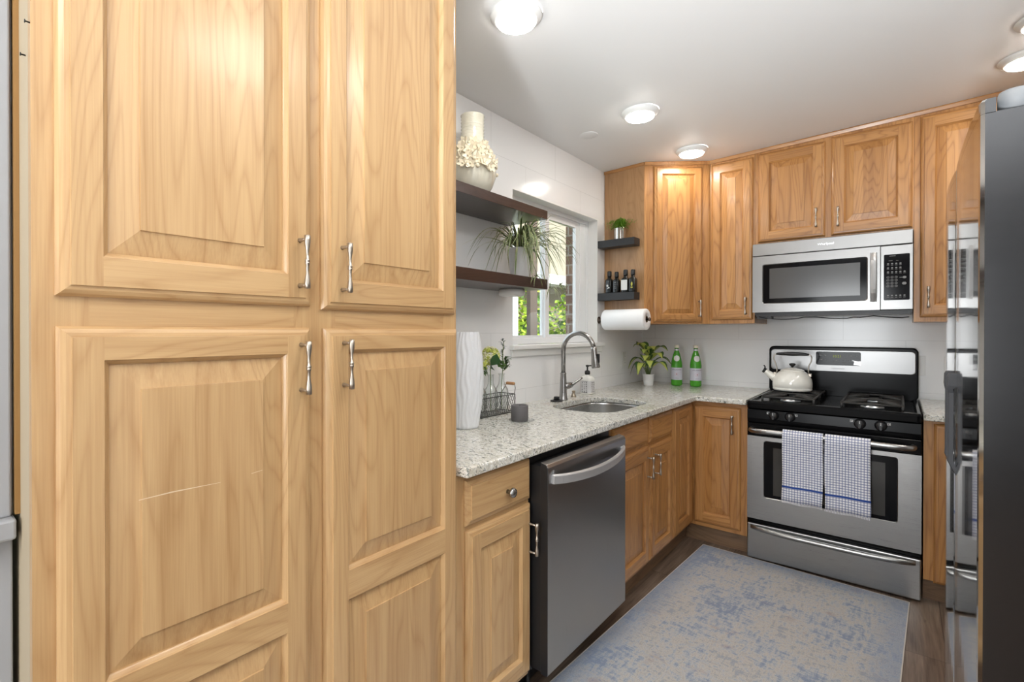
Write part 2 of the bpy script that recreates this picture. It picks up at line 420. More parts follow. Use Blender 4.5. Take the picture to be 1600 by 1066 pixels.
def thing(name, label, cat, loc, group=None, rotz=0):
    o = bpy.data.objects.new(name, None); COL.objects.link(o); o.location = loc; o.rotation_euler = (0, 0, rotz)
    o.empty_display_size = .05
    o['label'] = label; o['category'] = cat
    if group: o['group'] = group
    return o
def tag(o, label, cat, group=None):
    o['label'] = label; o['category'] = cat
    if group: o['group'] = group
    return o
def struct(o): o['kind'] = 'structure'; return o
def moved(o, loc):                                       # put a one-mesh thing's origin at its own base
    loc = Vector(loc)
    o.data.transform(Matrix.Translation(-loc)); o.location = loc; return o
def copy_tree(o, parent=None):
    c = o.copy(); COL.objects.link(c)
    if parent is not None: c.parent = parent
    for ch in list(o.children): copy_tree(ch, c)
    return c
def rrect(x0, x1, y0, y1, r, n=6):
    out = []
    for cx, cy, a0 in ((x1 - r, y1 - r, 0), (x0 + r, y1 - r, 90), (x0 + r, y0 + r, 180), (x1 - r, y0 + r, 270)):
        for k in range(n + 1):
            a = R(a0 + 90 * k / n); out.append((cx + r * math.cos(a), cy + r * math.sin(a)))
    return out
def text_shape(body, size, align='CENTER'):
    cu = bpy.data.curves.new('t', 'FONT'); cu.body = body; cu.size = size; cu.align_x = align; cu.align_y = 'CENTER'; cu.resolution_u = 2
    o = bpy.data.objects.new('t', cu); COL.objects.link(o)
    dg = bpy.context.evaluated_depsgraph_get(); me = o.evaluated_get(dg).to_mesh()
    v = [tuple(p.co) for p in me.vertices]; f = [tuple(p.vertices) for p in me.polygons]
    o.evaluated_get(dg).to_mesh_clear(); bpy.data.objects.remove(o); bpy.data.curves.remove(cu)
    return v, f

ZC = lambda x, y=0: 2.428 + .032 * x                     # the old ceiling rises a little to the right

# ------------------------------------------------------------------ room shell
struct(MB().box(-.02, 3.6, -7.2, .02, -.05, 0).build('floor', M_FLOOR))
struct(MB().prism([(-.3, -7.3), (3.7, -7.3), (3.7, .3), (-.3, .3)], ZC, lambda x, y: 2.75).build('ceiling', M_CEIL))
# wall with the kitchen window
WY0, WY1, WZ0, WZ1 = -1.746, -.770, 1.216, 2.082
b = MB()
b.box(-.12, 0, -3.74, WY0, 0, 2.45).box(-.12, 0, WY1, .12, 0, 2.45).box(-.12, 0, WY0, WY1, 0, WZ0).box(-.12, 0, WY0, WY1, WZ1, 2.45)
struct(b.build('wall_left', M_TILEY))
struct(MB().box(0, 3.6, 0, .12, 0, 2.60).build('wall_back', M_TILEX))
struct(MB().box(3.6, 3.7, -7.2, .12, 0, 2.60).build('wall_right', M_WHITE))
struct(MB().box(.35, 3.6, -7.3, -7.2, 0, 2.60).build('wall_front', plain('darkened_front_wall', srgb(120, 118, 116), .7)))  # unseen wall, colour darkened to dim its reflection in the refrigerator
struct(MB().box(.35, .47, -7.2, -3.7485, 0, 2.46).build('wall_dining', M_WALLG))
b = MB().box(.47, .485, -3.86, -3.7485, 1.008, 2.30).box(.485, .492, -3.86, -3.751, 1.008, 2.28).box(.47, .482, -3.86, -3.7485, .62, .975)
struct(b.build('trim_1', M_TRIMG, bev=.003))
struct(MB().box(.47, .512, -3.90, -3.747, .975, 1.008).build('trim_2', M_TRIMG, bev=.004))

# window: vinyl slider set back in the tiled reveal
wn = bpy.data.objects.new('window_1', None); COL.objects.link(wn); wn.location = (-.10, (WY0 + WY1) / 2, WZ0); wn['kind'] = 'structure'
def ring(b, y0, y1, z0, z1, w_, x0, x1, m=0):
    b.box(x0, x1, y0, y0 + w_, z0, z1, m).box(x0, x1, y1 - w_, y1, z0, z1, m).box(x0, x1, y0 + w_, y1 - w_, z0, z0 + w_, m).box(x0, x1, y0 + w_, y1 - w_, z1 - w_, z1, m)
b = MB(); ring(b, WY0, WY1, WZ0 + .02, WZ1, .035, -.118, -.07); b.box(-.118, -.075, -.885, -.805, WZ0 + .055, WZ1 - .035); b.build('window_frame', M_VINYL, wn, bev=.003)
b = MB(); ring(b, -1.305, -.886, WZ0 + .03, WZ1 - .03, .045, -.105, -.08); b.build('window_sash', M_VINYL, wn, bev=.003)
b = MB(); ring(b, -1.715, -1.27, WZ0 + .03, WZ1 - .03, .04, -.117, -.095); b.build('window_sash', M_VINYL, wn, bev=.003)
MB().box(-.094, -.090, -1.26, -.931, WZ0 + .075, WZ1 - .075).build('window_pane', M_PANE, wn)
MB().box(-.108, -.104, -1.675, -1.31, WZ0 + .07, WZ1 - .07).build('window_pane', M_PANE, wn)
b = MB().box(-.10, 0, WY0, WY1, WZ0, WZ0 + .018)
b.box(0, .032, WY0 - .03, WY1 + .05, WZ0 - .006, WZ0 + .018); b.box(0, .014, WY0 - .02, WY1 + .04, WZ0 - .045, WZ0 - .006)
b.build('window_sill', M_WHITE, wn, bev=.004)
b = MB().box(-.10, .0005, WY1 - .008, WY1, WZ0 + .018, WZ1).box(-.10, .0005, WY0, WY1 - .008, WZ1 - .008, WZ1)
b.build('window_reveal', M_WHITE, wn)
MB().box(-.079, -.07, -1.292, -1.278, 1.58, 1.64).build('window_latch', M_VINYL, wn, bev=.002)

# ------------------------------------------------------------------ cabinet helpers
def pull_mesh():
    b = MB(); h = .0565
    prof = [(.0015, -h), (.0062, -h + .0015), (.0066, -h + .012), (.0058, -h + .021), (.0036, -h + .032), (.0031, -.018), (.0036, -.006), (.0052, -.0042), (.0052, -.0012), (.0040, 0)]
    prof = prof + [(r, -z) for r, z in prof[-2::-1]]
    b.lathe(prof, (.030, 0, 0), 12)
    for z in (-.048, .048): b.lathe([(.0052, 0), (.0042, .004), (.0034, .012), (.0034, .030)], (0, 0, z), 10, axis='x')
    return b
PULL = None
def pull(parent, x, y, z, rz=0):
    """a bamboo-style bar pull standing on the door face at x, y, z; local +x is the face normal"""
    global PULL
    if PULL is None:
        PULL = pull_mesh().build('handle', M_NICKEL)
        o = PULL
    else:
        o = PULL.copy(); COL.objects.link(o)
    off = Vector((0, 0, 0)); p = parent
    while p is not None: off += p.location; p = p.parent
    o.parent = parent; o.location = Vector((x, y, z)) - off; o.rotation_euler = (0, 0, rz)
    return o

def uvn(o, u, n):
    """maps (along, out, up) to the world"""
    o, u, n = Vector(o), Vector(u), Vector(n)
    return lambda p: o + u * p[0] + n * p[1] + Vector((0, 0, p[2]))

def raised_door(parent, xf, u0, u1, z0, z1, mats, openings=None, sw=.057, rw=.064, bw=.042, name='door'):
    """frame-and-raised-panel door; mats = stile, rail, panel"""
    b = MB()
    def rect(d, n): return [(u0 + d, n, z0 + d), (u1 - d, n, z0 + d), (u1 - d, n, z1 - d), (u0 + d, n, z1 - d)]
    T = .0195
    pr = [(0, 0), (0, .0055), (.004, .0115), (.010, .0150), (.0165, .0160), (.0172, T)]
    L = [rect(d, n) for d, n in pr]
    for k in range(len(L) - 1):
        for i in range(4):
            b.add([L[k][i], L[k][(i + 1) % 4], L[k + 1][(i + 1) % 4], L[k + 1][i]], [(0, 1, 2, 3)], 1 if i in (0, 2) else 0, False, xf)
    b.add(L[0], [(3, 2, 1, 0)], 0, False, xf)
    e = .0172; op = openings or [(z0 + rw, z1 - rw)]
    q = lambda a, c, za, zb, m: b.add([(a, T, za), (c, T, za), (c, T, zb), (a, T, zb)], [(0, 1, 2, 3)], m, False, xf)
    q(u0 + e, u0 + sw, z0 + e, z1 - e, 0); q(u1 - sw, u1 - e, z0 + e, z1 - e, 0)
    zs = [z0 + e] + [z for o_ in op for z in o_] + [z1 - e]
    for k in range(0, len(zs), 2): q(u0 + sw, u1 - sw, zs[k], zs[k + 1], 1)
    for za, zb in op:
        def r2(d, n): return [(u0 + sw + d, n, za + d), (u1 - sw - d, n, za + d), (u1 - sw - d, n, zb - d), (u0 + sw + d, n, zb - d)]
        bw_ = min(bw, (u1 - u0 - 2 * sw) * .30)
        og = [(0, T), (.0012, T - .0025), (.0022, T - .003), (.0055, T - .0075), (.0075, T - .0095), (.0082, T - .0125)]
        Ls = [r2(d, n) for d, n in og]
        for k in range(len(Ls) - 1):
            for i in range(4):
                b.add([Ls[k][i], Ls[k][(i + 1) % 4], Ls[k + 1][(i + 1) % 4], Ls[k + 1][i]], [(0, 1, 2, 3)], 1 if i in (0, 2) else 0, False, xf)
        b.loops([r2(.0082, T - .0125), r2(.0082 + bw_, T - .0045), r2(.0090 + bw_, T - .0015)], 2, False, False, True, xf)
    return b.build(name, mats, parent)

def slab_front(parent, xf, u0, u1, z0, z1, mats, name='drawer'):
    b = MB(); T = .0195
    rect = lambda d, n: [(u0 + d, n, z0 + d), (u1 - d, n, z0 + d), (u1 - d, n, z1 - d), (u0 + d, n, z1 - d)]
    b.loops([rect(0, 0), rect(0, .006), rect(.005, .012), rect(.018, .0155), rect(.0186, T)], 1, False, True, True, xf)
    return b.build(name, mats, parent)

def frame(parent, xf, u0, u1, z0, z1, stiles, rails, mats, name='face_frame'):
    """stiles: (u0,u1); rails: (z0,z1,ua,ub)"""
    b = MB()
    for a, c in stiles: b.box(a, c, -.02, 0, z0, z1, 0, xf)
    for za, zb, a, c in rails: b.box(a, c, -.0199, -.0002, za, zb, 1, xf)
    return b.build(name, mats, parent)

XF = .6013
xl = uvn((XF, 0, 0), (0, 1, 0), (1, 0, 0))               # left run: u = world y, out = +x
YB = -.6915
xb = uvn((0, YB, 0), (1, 0, 0), (0, -1, 0))              # back run base: u = world x, out = -y
YU = -.380
xu = uvn((0, YU, 0), (1, 0, 0), (0, -1, 0))              # back run uppers
MP = [W_P[0], W_P[1], W_P[0]]; MKL = [W_K[0], W_K[1], W_K[0]]; MKB = [W_K[0], W_K[2], W_K[0]]

# ------------------------------------------------------------------ pantry cabinet
pan = thing('pantry_cabinet', 'tall light wood pantry cabinet with four raised panel doors beside the countertop', 'cabinet', (.3, -3.28, 0))
b = MB().box(.01, XF - .0205, -3.741, -2.8225, .0, 2.43); b.build('carcass', M_PLY, pan)
frame(pan, xl, -3.741, -2.8225, .0, 2.443, [(-3.741, -3.672), (-3.325, -3.225), (-2.875, -2.8225)],
      [(2.36, 2.443, -3.672, -3.325), (2.36, 2.443, -3.225, -2.875), (1.29, 1.40, -3.672, -3.325), (1.29, 1.40, -3.225, -2.875), (.0, .16, -3.672, -3.325), (.0, .16, -3.225, -2.875)], MP)
MB().box(.482, .499, -3.7475, -3.7412, 1.012, 2.43).build('scribe_strip', plain('scribe_oak', srgb(150, 112, 62), .6), pan)
d = raised_door(pan, xl, -3.715, -3.290, 1.363, 2.375, MP); pull(d, XF + .0195, -3.322, 1.453)
d = raised_door(pan, xl, -3.264, -2.836, 1.357, 2.375, MP); pull(d, XF + .0195, -3.218, 1.451)
d = raised_door(pan, xl, -3.714, -3.292, .13, 1.316, MP, [(.194, .681), (.742, 1.262)]); scratched = d; pull(d, XF + .0195, -3.319, 1.232)
d = raised_door(pan, xl, -3.259, -2.829, .13, 1.315, MP, [(.194, .688), (.755, 1.266)]); pull(d, XF + .0195, -3.214, 1.234)

for SL in (((-3.611, 1.0255, .0006), (-3.561, 1.027, .0011), (-3.481, 1.025, .0003)), ((-3.424, 1.029, .0005), (-3.402, 1.031, .0004))):
    MB().add([(XF + .0183, y, z - w_) for y, z, w_ in SL] + [(XF + .0183, y, z + w_) for y, z, w_ in SL[::-1]], [tuple(range(2 * len(SL)))]).build('scratch', bpy.data.materials.get('pale_scratch') or plain('pale_scratch', srgb(222, 200, 168), .6), scratched)
for x_, z_ in ((.600, 1.768), (.561, 1.733)):
    MB().lathe([(.0012, -.002), (.0012, .005), (.0028, .0052), (.0028, .0062)], (x_, -3.7412, z_), 8, axis='y', xf=lambda p: (p[0], -7.4824 - p[1], p[2])).build('nail', M_WIRE, pan)
# ------------------------------------------------------------------ base cabinets along the window wall
def shell(parent, x0, x1, y0, y1, z0, z1, mat, open_front='x'):
    b = MB(); t = .016
    if open_front == 'x':
        b.box(x0, x1, y0, y0 + t, z0, z1).box(x0, x1, y1 - t, y1, z0, z1).box(x0, x1, y0 + t, y1 - t, z0, z0 + t).box(x0, x0 + t, y0 + t, y1 - t, z0 + t, z1)
    else:
        b.box(x0, x0 + t, y0, y1, z0, z1).box(x1 - t, x1, y0, y1, z0, z1).box(x0 + t, x1 - t, y0, y1, z0, z0 + t).box(x0 + t, x1 - t, y1 - t, y1, z0 + t, z1)
    return b.build('carcass', mat, parent)
ZT, ZB = .883, .112
c1 = thing('base_cabinet', 'narrow base cabinet with one drawer over one door between pantry and dishwasher', 'cabinet', (.3, -2.63, 0))
shell(c1, .01, XF - .0205, -2.820, -2.4565, ZB, ZT, W_K[0])
frame(c1, xl, -2.8215, -2.4565, ZB, ZT, [(-2.8215, -2.78), (-2.475, -2.4565)], [(.85, ZT, -2.78, -2.475), (.70, .735, -2.78, -2.475), (ZB, .14, -2.78, -2.475)], MP)
d = slab_front(c1, xl, -2.791, -2.460, .727, .866, [W_P[0], W_P[1]])
kb = MB().lathe([(.007, 0), (.006, .010), (.009, .014), (.0155, .019), (.0165, .024), (.014, .029), (.006, .0315)], (XF + .0195, -2.600, .789), 16, axis='x'); kb.build('knob', M_FAUCET, d)
d = raised_door(c1, xl, -2.787, -2.4575, .128, .712, MP); pull(d, XF + .0195, -2.474, .598)
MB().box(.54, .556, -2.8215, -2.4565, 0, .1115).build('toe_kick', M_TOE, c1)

c2 = thing('base_cabinet', 'sink base cabinet with two false drawer fronts over two doors', 'cabinet', (.3, -1.43, 0))
shell(c2, .01, XF - .0205, -1.8275, -1.056, ZB, .66, W_K[0])
frame(c2, xl, -1.8275, -1.056, ZB, ZT, [(-1.8275, -1.79), (-1.425, -1.37), (-1.09, -1.056)], [(.85, ZT, -1.79, -1.425), (.85, ZT, -1.37, -1.09), (.70, .76, -1.79, -1.425), (.70, .76, -1.37, -1.09), (ZB, .14, -1.79, -1.425), (ZB, .14, -1.37, -1.09)], MKL)
slab_front(c2, xl, -1.805, -1.412, .742, .866, [W_K[0], W_K[1]]); slab_front(c2, xl, -1.388, -1.062, .736, .868, [W_K[0], W_K[1]])
d = raised_door(c2, xl, -1.805, -1.405, .128, .722, MKL, sw=.05); pull(d, XF + .0195, -1.434, .622)
d = raised_door(c2, xl, -1.386, -1.062, .128, .716, MKL, sw=.05); pull(d, XF + .0195, -1.336, .620)
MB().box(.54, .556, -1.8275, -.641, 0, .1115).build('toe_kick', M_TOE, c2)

c3 = thing('base_cabinet', 'corner base cabinet with a narrow side door and a wider door next to the stove', 'cabinet', (.4, -.4, 0))
b = MB(); b.prism([(.01, -.01), (.01, -1.0545), (XF - .0205, -1.0545), (XF - .0205, YB + .0205), (.919, YB + .0205), (.919, -.01)], ZB, ZT); b.build('carcass', W_K[0], c3)
frame(c3, xl, -1.0545, YB, ZB, ZT, [(-1.0545, -1.03), (YB - .02, YB)], [(.86, ZT, -1.03, YB - .02), (ZB, .14, -1.03, YB - .02)], MKL)
frame(c3, xb, XF, .9195, ZB, ZT, [(XF + .0, XF + .03), (.875, .9195)], [(.85, ZT, XF + .03, .875), (ZB, .14, XF + .03, .875)], MKB)
raised_door(c3, xl, -1.044, YB - .0202, .128, .867, MKL, sw=.075, bw=.03)
d = raised_door(c3, xb, XF + .0205, .887, .135, .857, MKB, sw=.055); pull(d, .846, YB - .0195, .760, -R(90))
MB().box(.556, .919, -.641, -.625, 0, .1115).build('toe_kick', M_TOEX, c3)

c4 = thing('base_cabinet', 'base cabinet with a single door between stove and refrigerator', 'cabinet', (2.1, -.4, 0))
shell(c4, 1.6915, 2.5, YB + .0205, -.01, ZB, ZT, W_K[0], 'y')
frame(c4, xb, 1.6915, 2.5, ZB, ZT, [(1.6915, 1.75), (2.1, 2.16), (2.46, 2.5)], [(.87, ZT, 1.75, 2.1), (ZB, .14, 1.75, 2.1)], MKB)
raised_door(c4, xb, 1.728, 2.115, .105, .868, MKB)
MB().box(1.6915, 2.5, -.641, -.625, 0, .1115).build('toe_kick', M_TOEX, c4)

# ------------------------------------------------------------------ countertop
def counter(poly, holes, name):
    bm = bmesh.new(); loops = []
    for lp in [poly] + holes:
        vs = [bm.verts.new((x, y, .914)) for x, y in lp]
        loops.append([bm.edges.new((vs[i], vs[(i + 1) % len(vs)])) for i in range(len(vs))])
    bmesh.ops.triangle_fill(bm, use_beauty=True, use_dissolve=False, edges=[e for l in loops for e in l])
    bmesh.ops.recalc_face_normals(bm, faces=bm.faces)
    if sum(f.normal.z for f in bm.faces) < 0: bmesh.ops.reverse_faces(bm, faces=bm.faces)
    r_ = bmesh.ops.extrude_face_region(bm, geom=list(bm.faces))
    vv = [v for v in r_['geom'] if isinstance(v, bmesh.types.BMVert)]
    bmesh.ops.translate(bm, vec=(0, 0, -.030), verts=vv)
    bmesh.ops.recalc_face_normals(bm, faces=bm.faces)
    me = bpy.data.meshes.new(name); bm.to_mesh(me); bm.free(); me.materials.append(M_GRAN)
    o = bpy.data.objects.new(name, me); COL.objects.link(o)
    md = o.modifiers.new('edge', 'BEVEL'); md.width = .005; md.segments = 3; md.limit_method = 'ANGLE'; md.angle_limit = R(50)
    return o
SX0, SX1, SY0, SY1 = .165, .535, -1.70, -1.135
hole = rrect(SX0, SX1, SY0, SY1, .14, 8)
o = counter([(.002, -2.8205), (.6452, -2.8205), (.6452, -.7357), (.921, -.7357), (.921, -.002), (.002, -.002)], [hole], 'countertop')
tag(o, 'L-shaped speckled granite countertop with a sink cut into it', 'countertop')
o = counter([(1.690, -.7357), (2.5, -.7357), (2.5, -.002), (1.690, -.002)], [], 'countertop')
tag(o, 'short granite countertop piece between stove and refrigerator', 'countertop')

sk = thing('sink', 'undermount stainless steel sink basin set in the granite', 'sink', (.35, -1.42, .70))
L = []
for dx, z, r_ in [(.02, .8835, .15), (-.004, .8835, .14), (-.004, .872, .14), (.006, .76, .13), (.02, .715, .12), (.05, .70, .10)]:
    L.append([(x, y, z) for x, y in rrect(SX0 - dx if z == .8835 and dx > 0 else SX0 + dx, SX1 + dx if z == .8835 and dx > 0 else SX1 - dx, SY0 - dx if z == .8835 and dx > 0 else SY0 + dx, SY1 + dx if z == .8835 and dx > 0 else SY1 - dx, r_, 8)])
MB().loops(L, 0, True, False, True).build('basin', M_STEELY, sk)
MB().lathe([(.044, .701), (.042, .704), (.03, .7025), (.004, .7022)], (.30, -1.42, 0), 20).build('drain', M_CHROME, sk)

# ------------------------------------------------------------------ dishwasher
dw = thing('dishwasher', 'dark slate steel dishwasher with a bowed bar handle under the counter', 'dishwasher', (.35, -2.14, 0))
MB().box(.05, .600, -2.4535, -1.8305, .115, .875).build('body', M_BLACKP, dw)
b = MB(); xd_ = .6804
b.box(.602, xd_ - .03, -2.447, -1.836, .130, .845)
b.build('door_liner', M_BLACKP, dw, bev=.004)
b = MB(); prof = [(xd_ - .03, .128), (xd_ - .004, .128), (xd_, .134), (xd_, .842), (xd_ - .006, .852), (xd_ - .03, .858)]
b.loops([[(x, y, z) for x, z in prof] for y in (-2.452, -1.831)], 0, False, True, True)
b.m[-1] = b.m[-2] = 1
dd = b.build('door', [M_DW, M_BLACKP], dw, bev=.0015)
pts = []; N = 16
for i in range(N + 1):
    t = i / N; y = -2.428 + t * .570; a = 4 * t * (1 - t)
    pts.append((xd_ + .006 + .040 * a ** .8, y, .800 - .014 * a))
b = MB(); Ls = []
for p in pts:
    Ls.append([(p[0] - .005, p[1], p[2] - .017), (p[0] + .004, p[1], p[2] - .016), (p[0] + .006, p[1], p[2] + .012), (p[0] + .001, p[1], p[2] + .018), (p[0] - .005, p[1], p[2] + .018)])
b.loops(Ls, 0, False, True, True)
b.box(xd_ - .001, xd_ + .008, -2.430, -2.405, .785, .815); b.box(xd_ - .001, xd_ + .008, -1.882, -1.858, .785, .815)
b.build('handle', M_DWH, dd, bev=.0015)
b = MB().lathe([(.0085, 0), (.0085, .001), (.006, .001), (.006, .0004)], (xd_, -2.420, .822), 16, axis='x')
v, f = text_shape('LG', .012); b.add(v, f, 0, False, lambda p: (xd_ + .0006, -2.400 + p[0], .826 + p[1]))
b.build('badge', M_GREYMARK, dd)
for y in (-2.40, -1.88): MB().lathe([(.016, 0), (.016, .02), (.008, .022), (.008, .1149)], (.56, y, 0), 12).build('foot', M_BLACKP, dw)
MB().box(.52, .535, -2.44, -1.84, .005, .114).build('kick_plate', M_BLACKP, dw)

# ------------------------------------------------------------------ wall cabinets
def topbox(b, x0, x1, y0, y1, z0, m=0): b.prism([(x0, y0), (x1, y0), (x1, y1), (x0, y1)], z0, lambda x, y: ZC(x) - .003, m)
A = Vector((.29, -.674, 0)); B2 = Vector((.6226, -.380, 0)); ud = (B2 - A).normalized(); nd_ = Vector((ud.y, -ud.x, 0))
xdg = uvn(A, ud, nd_); LEN = (B2 - A).length; RZD = math.atan2(nd_.y, nd_.x)
u1 = thing('wall_cabinet', 'angled corner wall cabinet with one tall door above the green bottles', 'cabinet', (.3, -.3, 1.36))
ins = nd_ * -.0205
b = MB(); pa = A + ins + Vector((0, .016, 0)); pb = B2 + ins
b.prism([(.003, -.003), (.003, -.657), (A.x - .012, -.657), (pb.x - .01, pb.y + .01), (.620, -.003)], 1.362, lambda x, y: ZC(x) - .003); b.build('carcass', W_K[0], u1)
b = MB(); b.prism([(.003, -.674), (A.x - .001, -.674), (A.x - .012, -.6572), (.003, -.6572)], 1.362, lambda x, y: ZC(x) - .003); b.build('side_panel', wood('hickory_side_panel', (.47, .27, .125), (.31, .15, .06), 'z', ring=.35, board=.03), u1)
frame(u1, xdg, 0, LEN, 1.362, 2.432, [(.0, .075), (.375, LEN)], [(2.39, 2.432, .075, .375), (1.362, 1.40, .075, .375)], [W_K[0], W_K[2]])
d = raised_door(u1, xdg, .062, .389, 1.372, 2.408, [W_K[0], W_K[2], W_K[0]], sw=.052, rw=.05, bw=.028)
hp = xdg((.360, .0195, 1.462)); pull(d, hp.x, hp.y, hp.z, RZD)

def upper(label, x0, x1, z0, doors, cx):
    t = thing('wall_cabinet', label, 'cabinet', ((x0 + x1) / 2, -.2, z0))
    b = MB(); topbox(b, x0, x1, YU + .0205, -.003, z0); b.build('carcass', W_K[0], t)
    b = MB(); topbox(b, x0, x1, YU, YU + .02, z0); b.build('face_frame', W_K[0], t)
    for u0, u1_, za, zb, hx, hz, sw in doors:
        d = raised_door(t, xu, u0, u1_, za, zb, MKB, sw=sw, rw=.062, bw=.036)
        if hx: pull(d, hx, YU - .0195, hz, -R(90))
    return t
upper('narrow tall wall cabinet with one door, next to the microwave and the angled corner cabinet', .6245, .8935, 1.362, [(.634, .884, 1.386, 2.415, .848, 1.472, .055)], 0)
upper('short wide wall cabinet with two doors directly above the microwave', .8945, 1.6575, 1.8515, [(.913, 1.264, 1.868, 2.424, 1.222, 1.977, .06), (1.293, 1.652, 1.868, 2.436, 1.327, 1.968, .06)], 0)
upper('tall wall cabinet beside the microwave, partly hidden behind the refrigerator', 1.6585, 2.5, 1.362, [(1.683, 2.07, 1.385, 2.447, 1.716, 1.490, .057)], 0)
b = MB()
def crown(b, P0, P1, dz=.026, out=.014):
    P0, P1 = Vector(P0), Vector(P1); u = (P1 - P0).normalized(); n = Vector((u.y, -u.x, 0))
    L = []
    for P in (P0, P1):
        z = ZC(P.x) - .001; q = P + n * .0005
        L.append([(q.x, q.y, z), (q.x, q.y, z - dz), (q.x + n.x * out * .6, q.y + n.y * out * .6, z - dz), (q.x + n.x * out, q.y + n.y * out, z - dz * .3), (q.x + n.x * out, q.y + n.y * out, z)])
    b.loops(L, 0, False, True, True)
crown(b, (.002, -.6745, 0), (.29, -.6745, 0), .02, .008); crown(b, A, B2, .022, .012); crown(b, (.6226, -.380, 0), (2.5, -.380, 0), .022, .014)
struct(b.build('trim_3', W_K[2]))

# ------------------------------------------------------------------ microwave
mw = thing('microwave', 'stainless over-the-range microwave with a dark window and black keypad', 'microwave', (1.275, -.2, 1.425))
MB().box(.8985, 1.6535, -.405, -.004, 1.412, 1.8495).build('body', M_BLACKP, mw)
YM = -.4626
b = MB(); b.box(.8975, 1.6545, YM - .001, -.406, 1.7735, 1.8485); b.build('vent_panel', M_STEELM, mw, bev=.003)
b = MB(); x0, x1, z0, z1 = .8975, 1.5185, 1.427, 1.770
hl = rrect(.951, 1.466, 1.479, 1.720, .012, 4); ol = rrect(x0, x1, z0, z1, .002, 4)
P3 = lambda l, y: [(x, y, z) for x, z in l]
b.loops([P3(ol, -.407), P3(ol, YM), P3(hl, YM), P3(rrect(.955, 1.462, 1.483, 1.716, .010, 4), YM + .004)], 0, False)
dm = b.build('door', M_STEELM, mw)
MB().loops([P3(rrect(.955, 1.462, 1.483, 1.716, .010, 4), YM + .004), P3(rrect(.955, 1.462, 1.483, 1.716, .010, 4), YM + .02)], 0, False, True, True).build('window_glass', M_BGLASS, dm)
MB().box(.990, 1.432, YM + .0025, YM + .0045, 1.510, 1.692).build('window_screen', M_MWW, dm)
b = MB(); Ls = []
for i in range(13):
    t = i / 12; z = 1.471 + t * .268; a = min(1, 4 * t * (1 - t) * 1.6)
    y = YM - .008 - .026 * a
    Ls.append([(1.477, y + .004, z), (1.480, y - .002, z), (1.491, y - .005, z), (1.502, y - .002, z), (1.505, y + .004, z), (1.491, y + .006, z)])
b.loops(Ls, 0, False, True, True); b.box(1.480, 1.502, YM - .012, YM, 1.472, 1.490); b.box(1.480, 1.502, YM - .012, YM, 1.720, 1.738)
b.build('handle', plain('microwave_handle_steel', (.55, .55, .55), .34, .6), dm)
MB().box(1.5205, 1.6545, YM, -.407, 1.427, 1.770).build('control_panel', M_STEELM, mw, bev=.002)
kp = MB().loops([P3(rrect(1.5345, 1.6415, 1.477, 1.722, .005, 3), YM - .0005), P3(rrect(1.5345, 1.6415, 1.477, 1.722, .005, 3), YM - .002)], 0, False, True, True).build('keypad', M_BGLASS, mw)
b = MB(); yk = YM - .0025
def dot(cx, cz, r, n=10): b.add([(cx + r * math.cos(2 * math.pi * i / n), yk, cz + r * .8 * math.sin(2 * math.pi * i / n)) for i in range(n)], [tuple(range(n))])
def bar(cx, cz, w_, h): b.add([(cx - w_ / 2, yk, cz - h / 2), (cx + w_ / 2, yk, cz - h / 2), (cx + w_ / 2, yk, cz + h / 2), (cx - w_ / 2, yk, cz + h / 2)], [(0, 1, 2, 3)])
cols = [1.552, 1.569, 1.586, 1.603, 1.620]
for r_, (z, k) in enumerate([(1.672, 4), (1.650, 4), (1.628, 5)]):
    for c_ in cols[:k]: dot(c_, z, .0048); bar(c_, z - .008, .010, .0018)
for z in (1.600, 1.584, 1.568, 1.552):
    for c_ in cols[:3]:
        for i in range(14):
            a = 2 * math.pi * i / 14; a2 = 2 * math.pi * (i + 1) / 14
            b.add([(c_ + .0062 * math.cos(a), yk, z + .0058 * math.sin(a)), (c_ + .0062 * math.cos(a2), yk, z + .0058 * math.sin(a2)), (c_ + .0048 * math.cos(a2), yk, z + .0044 * math.sin(a2)), (c_ + .0048 * math.cos(a), yk, z + .0044 * math.sin(a))], [(0, 1, 2, 3)])
        bar(c_, z, .002, .005)
dot(1.620, 1.597, .008, 12); bar(1.606, 1.597, .014, .003); dot(1.619, 1.565, .010, 6)
for c_ in cols: dot(c_, 1.502, .0045); bar(c_, 1.4925, .010, .0018)
bar(1.570, 1.713, .026, .0022); bar(1.563, 1.688, .016, .002); bar(1.590, 1.688, .010, .0015)
b.build('lettering', M_GREYMARK, kp)
b = MB(); v, f = text_shape('Whirlpool', .019); b.add(v, f, 0, False, lambda p: (1.274 + p[0], YM - .0022, 1.812 + p[1]))
b.build('lettering', M_CHROME, mw)
MB().box(.905, .985, -.37, -.30, 1.388, 1.4118).box(.905, 1.645, -.40, -.32, 1.404, 1.4118).build('vent_grille', M_BLACKP, mw)
b = MB(); cpts = [(.92 + .72 * i / 24, -.385 + .02 * math.sin(i * .7), 1.398 - .014 * abs(math.sin(i * .33)) + (.004 if i % 8 == 0 else 0)) for i in range(25)]
b.tube(cpts, .0028, 6); b.build('cord', M_BLACKP, mw)

